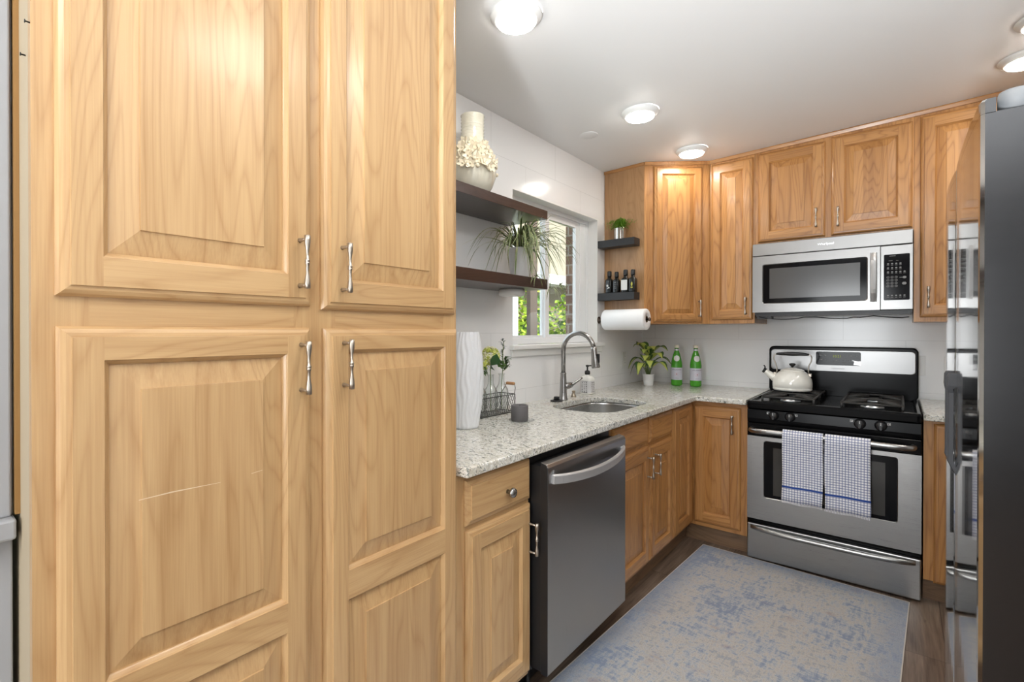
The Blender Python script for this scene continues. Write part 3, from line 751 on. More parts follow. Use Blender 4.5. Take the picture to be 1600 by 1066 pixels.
# ------------------------------------------------------------------ gas range
rg = thing('gas_range', 'freestanding stainless and black gas range with four control knobs', 'stove', (1.304, -.36, 0))
RX0, RX1, YR = .9245, 1.6855, -.7211
MB().box(RX0 + .003, RX1 - .003, -.690, -.006, .035, .893).build('body', M_BLACK, rg)
b = MB(); b.box(RX0 + .001, RX1 - .001, YR, -.691, .010, .209); dr = b.build('drawer', M_STEEL, rg, bev=.006)
b = MB(); Ls = []
for i in range(21):
    t = i / 20; x = .944 + t * .720; a = min(1, (4 * t * (1 - t)) ** .6 * 1.15)
    y = YR - .004 - .030 * a; z = .189 - .006 * a
    Ls.append([(x, y + .012 * a + .002, z + .012), (x, y + .002, z + .011), (x, y - .003, z + .002), (x, y, z - .008), (x, y + .006, z - .013), (x, y + .010 * a + .003, z - .010)])
b.loops(Ls, 0, True, True, True); b.build('handle', M_STEEL, dr)
b = MB(); P3 = lambda l, y: [(x, y, z) for x, z in l]
ol = rrect(RX0 + .001, RX1 - .001, .238, .712, .002, 4); hl = rrect(1.009, 1.597, .366, .690, .014, 4); h2 = rrect(1.012, 1.594, .369, .687, .012, 4)
b.loops([P3(ol, -.6915), P3(ol, YR), P3(hl, YR), P3(h2, YR + .003)], 0, False); od = b.build('oven_door', M_STEEL, rg)
b = MB().box(RX0 + .001, RX1 - .001, YR - .001, -.6915, .713, .786); b.build('door_top', M_BLACK, od, bev=.004)
MB().loops([P3(h2, YR + .003), P3(h2, YR + .025)], 0, False, True, True).build('window_glass', M_BGLASS, od)
MB().box(1.057, 1.548, YR + .0012, YR + .0032, .388, .655).build('inner_window', M_OVENW, od)
YH, ZH = -.770, .749
pts = [(.948, YR - .002, ZH), (.950, YR - .022, ZH), (.962, YH + .012, ZH), (.985, YH + .002, ZH)] + [(.985 + .63 * i / 12, YH, ZH + .004 * math.sin(math.pi * i / 12)) for i in range(1, 12)] + [(1.615, YH + .002, ZH), (1.640, YH + .012, ZH), (1.652, YR - .022, ZH), (1.654, YR - .002, ZH)]
MB().tube(pts, .0150, 12).build('handle', M_STEEL, od)
b = MB(); b.loops([[(x, -.695, .790), (x, YR + .001, .790), (x, YR - .006, .815), (x, YR - .003, .866), (x, -.695, .868)] for x in (RX0 + .001, RX1 - .001)], 0, False, True, True)
b.build('control_panel', M_BLACK, rg, bev=.003)
for kx in (1.060, 1.139, 1.446, 1.530):
    b = MB().lathe([(.026, 0), (.026, .003), (.021, .006), (.0195, .020), (.017, .023), (.004, .0235)], (0, 0, 0), 20, axis='z')
    b.box(-.0045, .0045, -.019, .019, .018, .030)
    kn = MB(); kn.v = [(kx + p[0], YR - .0045 - p[2], .839 + p[1]) for p in b.v]; kn.f = b.f; kn.m = b.m; kn.sm = b.sm
    ko = kn.build('knob', M_BLACKP, rg)
    MB().box(kx - .0012, kx + .0012, YR - .0352, YR - .0345, .842, .856).build('pointer', M_WMARK, ko)
b = MB()
for kx in (1.032, 1.168, 1.412, 1.562):
    y_ = YR - .0058
    for sx, sz in ((0, 0),):
        for (a0, a1, c0, c1_) in ((-.006, .006, .0045, .006), (-.006, .006, -.006, -.0045), (-.006, -.0045, -.0045, .0045), (.0045, .006, -.0045, .0045)):
            b.add([(kx + a0, y_, .850 + c0), (kx + a1, y_, .850 + c0), (kx + a1, y_, .850 + c1_), (kx + a0, y_, .850 + c1_)], [(0, 1, 2, 3)])
    q_ = 1 if kx < 1.3 else -1
    b.add([(kx - .003 * q_, y_, .847), (kx + .001 * q_, y_, .847), (kx + .001 * q_, y_, .851), (kx - .003 * q_, y_, .851)], [(0, 1, 2, 3)])
b.build('marking', M_WMARK, rg)
# cooktop with a raised rim
b = MB(); o1 = rrect(RX0, RX1, -.738, -.070, .018, 4); o2 = rrect(RX0 + .006, RX1 - .006, -.732, -.075, .015, 4); o3 = rrect(RX0 + .018, RX1 - .018, -.700, -.085, .012, 4); o4 = rrect(RX0 + .026, RX1 - .026, -.690, -.093, .012, 4)
Z3 = lambda l, z: [(x, y, z) for x, y in l]
b.loops([Z3(o1, .872), Z3(o1, .902), Z3(o2, .913), Z3(o3, .915), Z3(o4, .904)], 0, False, True, True); b.build('cooktop', M_BLACK, rg, bev=.0015)
# backguard
b = MB(); ol = rrect(RX0 - .001, RX1 + .001, .905, 1.213, .028, 6)
b.loops([P3(ol, -.010), P3(ol, -.085), P3(rrect(RX0 + .006, RX1 - .006, .905, 1.206, .024, 6), -.092)], 0, False, True, True)
b.box(RX0 + .004, RX1 - .004, -.110, -.09, 1.030, 1.040); b.box(RX0 + .004, RX1 - .004, -.104, -.09, .935, .942)
bgd = b.build('backguard', M_BLACK, rg)
b = MB(); ol = rrect(.936, 1.674, 1.057, 1.193, .022, 6)
b.loops([P3(ol, -.0922), P3(ol, -.0960), P3(rrect(.939, 1.671, 1.060, 1.190, .02, 6), -.0975)], 0, False, True, True); b.build('steel_panel', M_STEELM, bgd)
b = MB(); ol = rrect(1.190, 1.420, 1.098, 1.183, .010, 5); b.loops([P3(ol, -.0977), P3(ol, -.0990)], 0, False, True, True); cl = b.build('clock_display', M_BGLASS, bgd)
b = MB()
for cx, cz in ((1.216, 1.160), (1.238, 1.160), (1.216, 1.132), (1.238, 1.132), (1.292, 1.128), (1.300, 1.117), (1.285, 1.117), (1.338, 1.130), (1.336, 1.115), (1.370, 1.158), (1.394, 1.158), (1.366, 1.128)):
    b.add([(cx - .007, -.0993, cz - .002), (cx + .007, -.0993, cz - .002), (cx + .007, -.0993, cz + .002), (cx - .007, -.0993, cz + .002)], [(0, 1, 2, 3)])
b.build('lettering', M_GREYMARK, cl)
b = MB(); v, f = text_shape('10:21', .021); b.add(v, f, 0, False, lambda p: (1.300 + p[0], -.0994, 1.154 + p[1])); b.build('clock_digits', M_LEDGREEN, cl)
b = MB(); b.add([(1.374, -.0995, 1.132), (1.388, -.0995, 1.124), (1.384, -.0995, 1.104), (1.420, -.0995, 1.100), (1.420, -.0995, 1.128), (1.408, -.0995, 1.126)], [(0, 1, 2, 3, 4, 5)]); b.build('bare_patch', M_STEEL, cl)
b = MB(); v, f = text_shape('FRIGIDAIRE', .012); b.add(v, f, 0, False, lambda p: (1.305 + p[0] * 1.1, -.0979, 1.076 + p[1])); b.build('lettering', M_GREYMARK, bgd)
# burners and grates
def burner(cx, cy):
    b = MB().lathe([(.052, .9045), (.050, .912), (.040, .914), (.040, .918)], (cx, cy, 0), 20, 0).lathe([(.034, .918), (.036, .922), (.034, .927), (.005, .929)], (cx, cy, 0), 20, 1)
    return b.build('burner', [M_ALU, M_BLACKM], rg)
for cx in (1.115, 1.490):
    for cy in (-.545, -.245): burner(cx, cy)
def grate(cx):
    b = MB(); x0, x1, y0, y1 = cx - .125, cx + .125, -.655, -.125; zt = .935; r_ = .0062
    for x in (x0, x1): b.tube([(x, y0, .906), (x, y0 + .004, .93), (x, y0 + .02, zt), (x, y1 - .02, zt), (x, y1 - .004, .93), (x, y1, .906)], r_, 8)
    for y in (y0 + .008, (y0 + y1) / 2, y1 - .008): b.tube([(x0, y, zt - .004), (x1, y, zt - .004)], r_, 8)
    for cy in (-.545, -.245):
        for sx, sy in ((1, 1), (1, -1), (-1, 1), (-1, -1)):
            b.tube([(cx + sx * .125, cy + sy * .075, zt - .004), (cx + sx * .07, cy + sy * .05, zt), (cx + sx * .025, cy + sy * .018, zt + .002)], r_, 8)
        for sx in (1, -1): b.tube([(cx + sx * .125, cy, zt - .003), (cx + sx * .045, cy, zt + .002)], r_, 8)
    for y in (-.395,):
        for x in (x0, x1): b.tube([(x, y, .906), (x, y, zt)], r_, 8)
    return b.build('grate', M_BLACKM, rg)
grate(1.115); grate(1.490)
for x in (.965, 1.645):
    for y in (-.66, -.06): MB().lathe([(.018, 0.0055), (.018, .014), (.010, .016), (.010, .034)], (x, y, 0), 12).build('foot', M_BLACKP, rg)

# towels over the oven handle
def towel(x0, x1, zb, zback, label, ph):
    prof = []
    yf, yb_ = YH - .0205, YH + .0195
    prof += [(yf - .003, zb + (ZH - zb) * i / 14) for i in range(15)]
    for k in range(1, 8):
        a = math.pi * k / 8; prof.append((YH - .0205 * math.cos(a), ZH + .002 + .0225 * math.sin(a)))
    prof += [(yb_, ZH - (ZH - zback) * i / 6) for i in range(7)]
    nx = 14; V = []
    for j in range(nx + 1):
        s_ = j / nx
        for i, (y, z) in enumerate(prof):
            fall = max(0, (ZH - z) / .36) if i < 15 else 0
            x = x0 + (x1 - x0) * s_ + .004 * math.sin(z * 14 + ph) * fall
            V.append((x, y - .005 * fall * (1 + math.sin(s_ * 7 + ph)), z + .0025 * math.sin(s_ * 9 + ph) * fall))
    n = len(prof); F_ = [(j * n + i, (j + 1) * n + i, (j + 1) * n + i + 1, j * n + i + 1) for j in range(nx) for i in range(n - 1)]
    b = MB().add(V, F_, 0, True)
    o = b.build('kitchen_towel', M_TOWEL, None, solid=.004)
    moved(o, ((x0 + x1) / 2, YH, zb)); fr = MB()
    for k in range(30):
        x = x0 + (x1 - x0) * (k + .5) / 30; y = yf - .003 - .005 * (1 + math.sin((k + .5) / 30 * 7 + ph)); z = zb + .0025 * math.sin((k + .5) / 30 * 9 + ph)
        fr.box(x - .0017, x + .0017, y - .0014, y + .0014, z - .011, z - .0001)
    fr.build('fringe', plain('towel_fringe', srgb(222, 222, 228), .95) if ph == 0 else bpy.data.materials['towel_fringe'], o)
    return tag(o, label, 'towel', 'checked towels on the oven handle')
towel(1.112, 1.296, .394, .50, 'blue and white checked towel on the oven handle, below the kettle', 0)
towel(1.304, 1.492, .390, .48, 'blue and white checked towel on the oven handle, below the oven clock', 1.7)

# ------------------------------------------------------------------ kettle
kt = thing('tea_kettle', 'cream enamel tea kettle with a black grip on the stove', 'kettle', (1.087, -.290, .9435))
K = lambda z: .9435 + z
kx, ky = 1.087, -.290
b = MB().lathe([(.100, K(0)), (.1055, K(.006)), (.1065, K(.014)), (.1045, K(.018)), (.107, K(.022)), (.107, K(.05)), (.103, K(.074)), (.090, K(.098)), (.072, K(.114)), (.062, K(.120))], (kx, ky, 0), 36); bd = b.build('body', M_KETTLE, kt)
b = MB().lathe([(.064, K(.119)), (.0655, K(.122)), (.064, K(.125)), (.05, K(.132)), (.02, K(.140)), (.004, K(.141))], (kx, ky, 0), 28); ld = b.build('lid', M_KETTLE, kt)
MB().lathe([(.005, K(.140)), (.007, K(.147)), (.0165, K(.157)), (.018, K(.163)), (.012, K(.168)), (.003, K(.169))], (kx, ky, 0), 16).build('lid_knob', M_BLACKP, ld)
MB().tube([(kx - .085, ky, K(.062)), (kx - .115, ky, K(.086)), (kx - .140, ky, K(.106)), (kx - .150, ky, K(.114))], [.026, .021, .0165, .016], 14).build('spout', M_KETTLE, kt)
MB().tube([(kx - .147, ky, K(.112)), (kx - .160, ky, K(.120))], .0165, 12).tube([(kx - .156, ky, K(.122)), (kx - .150, ky, K(.138)), (kx - .158, ky, K(.150))], .004, 8).build('whistle_lever', M_BLACKP, kt)
half = [(.088, .100), (.084, .120), (.086, .150), (.100, .185), (.103, .205), (.097, .220), (.085, .224), (.03, .2250)]
hd = MB().tube([(kx - a, ky, K(z)) for a, z in half] + [(kx + a, ky, K(z)) for a, z in half[::-1]], .0035, 8)
ho = hd.build('handle', M_NICKEL, kt)
MB().tube([(kx - .088, ky, K(.224)), (kx - .07, ky, K(.2255)), (kx - .03, ky, K(.2265)), (kx, ky, K(.2265)), (kx + .03, ky, K(.2265)), (kx + .07, ky, K(.2255)), (kx + .088, ky, K(.224))], [.006, .0085, .011, .0125, .011, .0085, .006], 12).build('grip', M_BLACKP, ho)
for s_ in (-1, 1): MB().box(kx + s_ * .094 - .009, kx + s_ * .094 + .009, ky - .01, ky + .01, K(.088), K(.108)).build('bracket', M_NICKEL, kt, bev=.003)

# ------------------------------------------------------------------ long dark shelves by the pantry
def long_shelf(z0, z1, label):
    o = MB().box(.001, .25, -2.8215, -1.790, z0, z1).build('floating_shelf', M_SHELF, None, bev=.001)
    moved(o, (.1, -2.3, z0)); return tag(o, label, 'shelf', 'long dark shelves by the pantry')
long_shelf(1.866, 1.9085, 'long dark brown floating shelf under the flowered ceramic vase')
long_shelf(1.518, 1.568, 'long dark brown floating shelf under the spider plant')
pk = thing('puck_light', 'round white puck light under the shelf that holds the spider plant', 'light', (.115, -1.905, 1.486))
MB().lathe([(.060, 1.486), (.066, 1.490), (.066, 1.506), (.062, 1.5178)], (.115, -1.905, 0), 28).build('housing', M_WHITE, pk)
MB().lathe([(.052, 1.4835), (.055, 1.4858)], (.115, -1.905, 0), 24).build('lens', M_POTW, pk)

def petal_flower(b, c, nrm, r, n=5, cup=.35):
    nrm = Vector(nrm).normalized(); a = nrm.orthogonal().normalized(); e = nrm.cross(a); c = Vector(c)
    ph = random.random() * 6
    for k in range(n):
        t = ph + 2 * math.pi * k / n; d = a * math.cos(t) + e * math.sin(t); s_ = nrm.cross(d)
        P = [c, c + d * r * .5 + s_ * r * .38 + nrm * r * cup * .4, c + d * r + s_ * r * .22 + nrm * r * cup, c + d * r * 1.08 + nrm * r * cup * .9, c + d * r - s_ * r * .22 + nrm * r * cup, c + d * r * .5 - s_ * r * .38 + nrm * r * cup * .4]
        th = nrm * .005; Q = [p - th for p in P]
        b.add([tuple(p) for p in P + Q], [tuple(range(6)), tuple(range(11, 5, -1))] + [(i, i + 6, (i + 1) % 6 + 6, (i + 1) % 6) for i in range(6)], 0, False)
    b.sphere(tuple(c + nrm * r * .15), r * .24, 8, 5)
fv = thing('ceramic_vase', 'glazed ceramic vase covered in raised cream flowers on a dark shelf', 'vase', (.128, -2.215, 1.909))
vc = (.128, -2.215, 0); Zv = lambda z: 1.909 + z
vprof = [(.058, 0), (.066, .006), (.090, .045), (.104, .085), (.106, .110), (.098, .145), (.078, .185), (.060, .215), (.052, .240), (.050, .30), (.051, .352), (.054, .360), (.050, .362), (.045, .355), (.045, .25)]
b = MB(); b.lathe([(r_, Zv(z)) for r_, z in vprof], vc, 40)
for z in (.255, .27, .285, .30, .315, .33, .345): b.lathe([(.0495, Zv(z - .004)), (.0525, Zv(z)), (.0495, Zv(z + .004))], vc, 32, cap=False)
vb = b.build('vessel', M_CELA, fv)
b = MB()
def vr(z):
    for (r0, z0_), (r1, z1_) in zip(vprof, vprof[1:]):
        if z0_ <= z <= z1_: return r0 + (r1 - r0) * (z - z0_) / (z1_ - z0_)
    return .05
for row, z in enumerate((.118, .146, .172, .197, .222)):
    r_ = vr(z) + .004; n_ = int(2 * math.pi * r_ / .044)
    for k in range(n_):
        a = 2 * math.pi * (k + .5 * (row % 2)) / n_ + random.uniform(-.12, .12); zz = z + random.uniform(-.008, .008)
        if row == 0 and random.random() < .45: continue
        petal_flower(b, (vc[0] + r_ * math.cos(a), vc[1] + r_ * math.sin(a), Zv(zz)), (math.cos(a), math.sin(a), random.uniform(-.1, .5)), random.uniform(.021, .025), 5, .5)
for k in range(24):
    a = random.uniform(0, 2 * math.pi); z = random.uniform(.10, .14); r_ = vr(z) + .004
    b.sphere((vc[0] + r_ * math.cos(a), vc[1] + r_ * math.sin(a), Zv(z)), .009, 8, 6)
b.build('flower_relief', M_PETAL, fv)

# blade-leaf strip
def blade(b, pts, w_, ms=(0,), fold=.25, prof=None, nrm=None):
    """leaf strip along pts; ms: materials across the width (1 or 3 strips)"""
    pts = [Vector(p) for p in pts]; n = len(pts); rows = []
    for i, p in enumerate(pts):
        t = (pts[min(i + 1, n - 1)] - pts[max(i - 1, 0)]).normalized()
        s_ = t.cross(Vector(nrm) if nrm else Vector((0, 0, 1)))
        s_ = s_.normalized() if s_.length > 1e-4 else Vector((1, 0, 0))
        up = s_.cross(t); u = i / (n - 1)
        ww = w_ * (prof(u) if prof else (1 - u) ** .6 * min(1, .55 + u * 3))
        if len(ms) == 1: rows.append([p - s_ * ww + up * ww * fold, p, p + s_ * ww + up * ww * fold])
        else: rows.append([p - s_ * ww + up * ww * fold, p - s_ * ww * .62 + up * ww * fold * .3, p + s_ * ww * .62 + up * ww * fold * .3, p + s_ * ww + up * ww * fold])
    k = len(rows[0]); V = [tuple(q) for r_ in rows for q in r_]; F_ = []; M_ = []
    for i in range(n - 1):
        for j in range(k - 1):
            F_.append((i * k + j, i * k + j + 1, (i + 1) * k + j + 1, (i + 1) * k + j)); M_.append(ms[0] if len(ms) == 1 else ms[j])
    b.add(V, F_, M_, True)
def arc(c, a, L_, rise, droop, n=9, r0=.0):
    out = []; d = Vector((math.cos(a), math.sin(a), 0)); c = Vector(c)
    for i in range(n):
        u = i / (n - 1); out.append(c + d * (r0 + L_ * (u ** .9)) + Vector((0, 0, rise * math.sin(min(1, u * 1.25) * math.pi / 2) - droop * u ** 2.4)))
    return out
sp = thing('spider_plant', 'spider plant with arching striped leaves in a white pot on a dark shelf', 'potted plant', (.125, -1.852, 1.5685))
pz = lambda z: 1.5685 + z
px_, py_ = .125, -1.852
b = MB().lathe([(.044, pz(0)), (.046, pz(.003)), (.058, pz(.150)), (.060, pz(.158)), (.056, pz(.158)), (.053, pz(.13)), (.05, pz(.12))], (px_, py_, 0), 32); po = b.build('pot', M_POTW, sp)
MB().lathe([(.0535, pz(.138)), (.002, pz(.142))], (px_, py_, 0), 20).build('soil', M_SOIL, sp)
b = MB()
rs = random.Random(3)
def clip_leaf(P):
    return [Vector((max(.012, min(.30 + (p.x - .30) * .25 if p.x > .30 else p.x, .40)), p.y, max(1.580, min(p.z, 1.855)) if p.x < .270 and p.y < -1.775 else p.z)) for p in P]
for k in range(96):
    a = rs.uniform(0, 2 * math.pi)
    if math.cos(a) < -.35 and rs.random() < .6: a = math.pi - a
    L_ = rs.uniform(.18, .40) * (1.0 if abs(math.sin(a)) > .6 else .7); rise = rs.uniform(.07, .17); dr_ = rs.uniform(.07, .27)
    P = arc((px_, py_, pz(.148)), a, L_, rise, dr_, 10, .008)
    blade(b, clip_leaf(P), rs.uniform(.0042, .0068), (1, 0, 1), .35)
for k in range(44):
    a = rs.uniform(-2.6, 2.6)
    blade(b, clip_leaf(arc((px_, py_, pz(.148)), a, rs.uniform(.06, .2), rs.uniform(.08, .18), rs.uniform(.0, .10), 9, .006)), rs.uniform(.005, .0075), (1, 0, 1), .35)
for a, L_, rise, dr_ in ((-1.9, .12, .06, .24), (-.5, .11, .03, .25), (1.1, .13, .03, .28), (1.4, .16, .05, .22), (-1.2, .06, .02, .20)):
    blade(b, clip_leaf(arc((px_, py_, pz(.150)), a, L_, rise, dr_, 10, .035)), .0075, (1, 0, 1), .3)
b.build('foliage', [M_LEAFG, M_LEAFC], sp)
for (P, pl) in (([(px_ + .03, py_ + .02, pz(.16)), (.20, -1.80, pz(.15)), (.262, -1.80, pz(.06)), (.272, -1.80, pz(-.02)), (.275, -1.80, pz(-.05))], (.275, -1.80, pz(-.05))),
                ([(px_ + .02, py_ + .05, pz(.16)), (.22, -1.74, pz(.13)), (.275, -1.73, pz(.02)), (.28, -1.725, pz(-.02))], (.28, -1.725, pz(-.03))),
                ([(px_ + .03, py_ - .01, pz(.16)), (.21, -1.90, pz(.12)), (.265, -1.915, pz(.03)), (.27, -1.92, pz(.005))], (.27, -1.92, pz(.0)))):
    ro = MB().tube(P, .0014, 6).build('runner', M_STEM, sp)
    b = MB()
    for k in range(9): blade(b, arc(pl, rs.uniform(-1.9, 1.9), rs.uniform(.03, .065), rs.uniform(.0, .03), rs.uniform(.02, .07), 7), .0042, (1, 0, 1), .3)
    b.build('plantlet', [M_LEAFG, M_LEAFC], ro)

# ------------------------------------------------------------------ small black corner shelves
def black_shelf(z0, z1, label):
    o = MB().box(.001, .264, -.776, -.6855, z0, z1).build('floating_shelf', M_SHELFB, None, bev=.0015)
    moved(o, (.12, -.73, z0)); return tag(o, label, 'shelf', 'small black shelves beside the corner cabinet')
black_shelf(1.881, 1.930, 'small black floating shelf holding a little plant in a silver pot')
black_shelf(1.521, 1.571, 'small black floating shelf holding four dark bottles')
gp = thing('potted_plant', 'small grassy green plant in a silver pot on a black shelf', 'potted plant', (.143, -.728, 1.9305))
g0 = 1.9305
b = MB().lathe([(.038, g0), (.039, g0 + .003), (.039, g0 + .074), (.0405, g0 + .077), (.0385, g0 + .077), (.037, g0 + .06)], (.143, -.728, 0), 28); b.build('pot', plain('silver_pot', (.62, .58, .54), .2, 1), gp)
MB().lathe([(.0372, g0 + .064), (.002, g0 + .066)], (.143, -.728, 0), 16).build('soil', M_SOIL, gp)
b = MB()
for k in range(230):
    a = rs.uniform(0, 6.283); L_ = rs.uniform(.03, .125) * (1 if -2.6 < a - math.pi * .5 < 2.6 else .6)
    if math.sin(a) > .25: L_ = min(L_, .035)
    P = arc((.143, -.728, g0 + .068), a, L_, rs.uniform(.025, .075), rs.uniform(0, .05), 6, .004)
    P = [Vector((max(.006, p.x), min(p.y, -.682), p.z)) for p in P]
    blade(b, P, rs.uniform(.003, .0052), (0,), .2)
    for j in (2, 3, 4):
        q = P[j]; e = q + Vector((rs.uniform(-.022, .022), rs.uniform(-.018, .006), rs.uniform(.002, .016))); e.y = min(e.y, -.682); e.x = max(e.x, .006)
        blade(b, [q, (q + e) / 2, e], .0036, (0,), .1)
b.build('foliage', [M_GRASS], gp)
def oil_bottle(x, h, r_, label, kind):
    t = thing('oil_bottle', label, 'bottle', (x, -.735, 1.5715), 'dark bottles on the black shelf'); z = 1.5715; c = (x, -.735, 0)
    b = MB().loops([[(px, py, z + zz) for px, py in rrect(x - q, x + q, -.735 - q, -.735 + q, q * .35, 4)] for q, zz in ((r_ * .94, 0), (r_, .004), (r_, h * .56), (r_ * .9, h * .60), (r_ * .5, h * .66), (r_ * .46, h * .78))], 0, True, True, True)
    b.build('glass', M_DKBOTTLE, t)
    MB().lathe([(r_ * .62, z + h * .76), (r_ * .64, z + h * .78), (r_ * .64, z + h * .96), (r_ * .52, z + h)], c, 18).build('cap', M_BLACKP, t)
    yf = -.735 - r_ - .0006
    if kind == 'white': MB().box(x - r_ * .9, x + r_ * .9, yf, yf + .0004, z + h * .10, z + h * .54).build('label', M_LABELW, t)
    else:
        b = MB(); m = {'dots': M_LABELW, 'dark': M_GREYMARK, 'lemon': M_YEL}[kind]
        def disc(cx, cz, rx, rz): b.add([(cx + rx * math.cos(2 * math.pi * i / 12), yf, cz + rz * math.sin(2 * math.pi * i / 12)) for i in range(12)], [tuple(range(12))])
        if kind == 'dots': disc(x - .004, z + .05, .007, .008); disc(x + .007, z + .036, .005, .005); disc(x - .002, z + .033, .004, .004)
        elif kind == 'lemon': disc(x + .001, z + .052, .006, .014); disc(x + .001, z + .03, .008, .004)
        else:
            for q in range(4): b.box(x - .008, x + .008 - .004 * (q % 2), yf, yf + .0003, z + .03 + q * .012, z + .033 + q * .012)
        b.build('label', m, t)
oil_bottle(.070, .150, .023, 'dark bottle with a white splash print, first from the wall on the black shelf', 'dots')
oil_bottle(.123, .142, .022, 'dark bottle with faint grey print, shortest of four on the black shelf', 'dark')
oil_bottle(.187, .152, .024, 'dark bottle with a plain white label on the black shelf', 'white')
oil_bottle(.2385, .150, .0225, 'dark bottle with a yellow lemon print at the open end of the black shelf', 'lemon')

pt = thing('paper_towel_roll', 'white paper towel roll on a wall holder under the black shelves', 'paper towel', (.19, -.755, 1.388))
RC = (0, -.757, 1.388)
MB().lathe([(.022, .050), (.066, .050), (.0695, .054), (.0695, .338), (.066, .343), (.022, .343), (.022, .060)], RC, 36, axis='x', cap=False).build('roll', M_PAPER, pt)
MB().lathe([(.0205, .052), (.0215, .052), (.0215, .342), (.0205, .342)], RC, 20, axis='x', cap=False).build('core', plain('cardboard', srgb(150, 120, 90), .8), pt)
hb = MB().lathe([(.024, .001), (.024, .006), (.007, .009), (.007, .352), (.012, .354), (.013, .362), (.008, .368), (.002, .369)], RC, 20, axis='x'); hb.build('holder', plain('bronze', (.16, .12, .10), .35, .9), pt)

# ------------------------------------------------------------------ refrigerator
fr = thing('refrigerator', 'tall stainless side by side refrigerator facing the dishwasher', 'refrigerator', (2.1, -2.03, 0))
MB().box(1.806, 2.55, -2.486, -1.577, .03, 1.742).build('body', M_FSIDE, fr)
def fdoor(y0, y1, name_):
    b = MB(); XB = 1.802
    prof = [(XB, y1), (1.742, y1), (1.729, y1 - .005), (1.7205, y1 - .016)]
    n = 8
    for i in range(1, n): 
        t = i / n; prof.append((1.7205 - .004 * 4 * t * (1 - t), y1 - .016 - (y1 - y0 - .032) * t))
    prof += [(1.7205, y0 + .016), (1.722, y0 + .006), (1.728, y0), (XB, y0)]
    k = len(prof); zt, zl = 1.770, 1.742
    low = [(x, y, .075) for x, y in prof]; hi = [(x, y, zl if x > 1.748 else zt) for x, y in prof]
    # body up to the ledge, then the front lip
    b.loops([[(x, y, .075) for x, y in prof], [(x, y, zl) for x, y in prof]], 0, False, True, True)
    lip = [p if p[0] < 1.75 else (1.7435, p[1]) for p in prof]
    b.loops([[(x, y, zl - .001) for x, y in lip], [(x, y, zt - .004) for x, y in lip], [(x + (.003 if x < 1.735 else 0), y, zt) for x, y in lip]], 0, False, False, True)
    # near and far sides use the steel copy darkened for dim reflections
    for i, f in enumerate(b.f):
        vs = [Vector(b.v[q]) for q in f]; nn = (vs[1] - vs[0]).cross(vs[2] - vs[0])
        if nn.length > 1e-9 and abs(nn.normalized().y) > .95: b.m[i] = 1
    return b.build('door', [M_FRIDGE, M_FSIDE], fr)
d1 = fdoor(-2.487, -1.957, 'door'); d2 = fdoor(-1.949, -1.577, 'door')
M_FH = plain('fridge_handle_grey', (.085, .09, .10), .5, 0, Specular_IOR_Level=.3)
def fhandle(parent, yc):
    b = MB(); x0 = 1.7005
    sec = [(x0 + .020, .012, .912), (x0 + .010, .011, .930), (x0 + .001, .010, .952), (x0 + .002, .009, .97), (x0 + .002, .009, 1.14), (x0, .012, 1.150), (x0 - .001, .014, 1.160), (x0, .015, 1.186), (x0 + .004, .015, 1.194)]
    L = []
    for k, (x, h, z) in enumerate(sec):
        back = 1.7215 if (k < 2 or k > 5) else x + .012
        L.append([(back, yc - h, z), (back, yc + h, z), (x + .002, yc + h, z), (x, yc + h * .6, z), (x, yc - h * .6, z), (x + .002, yc - h, z)])
    b.loops(L, 0, False, True, True)
    return b.build('handle', M_FH, parent, bev=.001)
fhandle(d1, -2.005); fhandle(d2, -1.902)
b = MB().lathe([(.027, 1.745), (.027, 1.778), (.025, 1.784), (.003, 1.785)], (1.775, -2.455, 0), 24).box(1.775, 1.90, -2.480, -2.43, 1.758, 1.783); b.build('hinge_cover', M_CAPGREY, fr)
MB().lathe([(.022, 1.7425), (.022, 1.7455)], (1.775, -2.455, 0), 20).build('hinge_pin', M_BLACKP, fr)
MB().box(1.83, 2.5, -2.47, -1.59, .0, .0295).build('plinth', M_BLACKP, fr)
MB().box(1.76, 1.804, -2.48, -1.585, .018, .068).build('toe_grille', M_BLACKP, fr)

# ------------------------------------------------------------------ rug
c_, s_ = (1.16, -.7315), math.atan2(-.045, .958)
b = MB(); W2, LN = .479, 2.2
b.box(-W2, W2, -LN, 0, 0, .005, 0); b.box(-W2 - .004, -W2, -LN, .0, .0, .0055, 1); b.box(W2, W2 + .004, -LN, 0, 0, .0055, 1); b.box(-W2 - .004, W2 + .004, 0, .004, 0, .0055, 1)
ro = b.build('rug', [M_RUG, M_RUGE]); ro.location = (c_[0], c_[1], .0002); ro.rotation_euler = (0, 0, s_)
tag(ro, 'faded blue and beige area rug on the floor before the stove', 'rug')

# ------------------------------------------------------------------ ceiling lights
def ceil_light(x, y, label):
    z = ZC(x)
    t = thing('ceiling_light', label, 'ceiling light', (x, y, z), 'ceiling lights')
    MB().lathe([(.093, z + .002), (.0945, z - .005), (.090, z - .012), (.078, z - .022), (.072, z - .026), (.069, z - .024)], (x, y, 0), 40, cap=False).build('trim_ring', M_WHITE, t)
    MB().lathe([(.0705, z - .0235), (.068, z - .030), (.055, z - .035), (.03, z - .037), (.002, z - .0375)], (x, y, 0), 32).build('lens', M_LENS, t)
    return t
ceil_light(.536, -2.440, 'round ceiling light nearest the pantry cabinet')
ceil_light(.562, -1.398, 'round ceiling light over the sink, second from the pantry')
ceil_light(.594, -.672, 'round ceiling light right in front of the angled corner cabinet')
ceil_light(2.022, -.752, 'round ceiling light behind the refrigerator, near the wall cabinets')
ceil_light(2.03, -1.10, 'round ceiling light cut off by the picture edge, above the refrigerator')
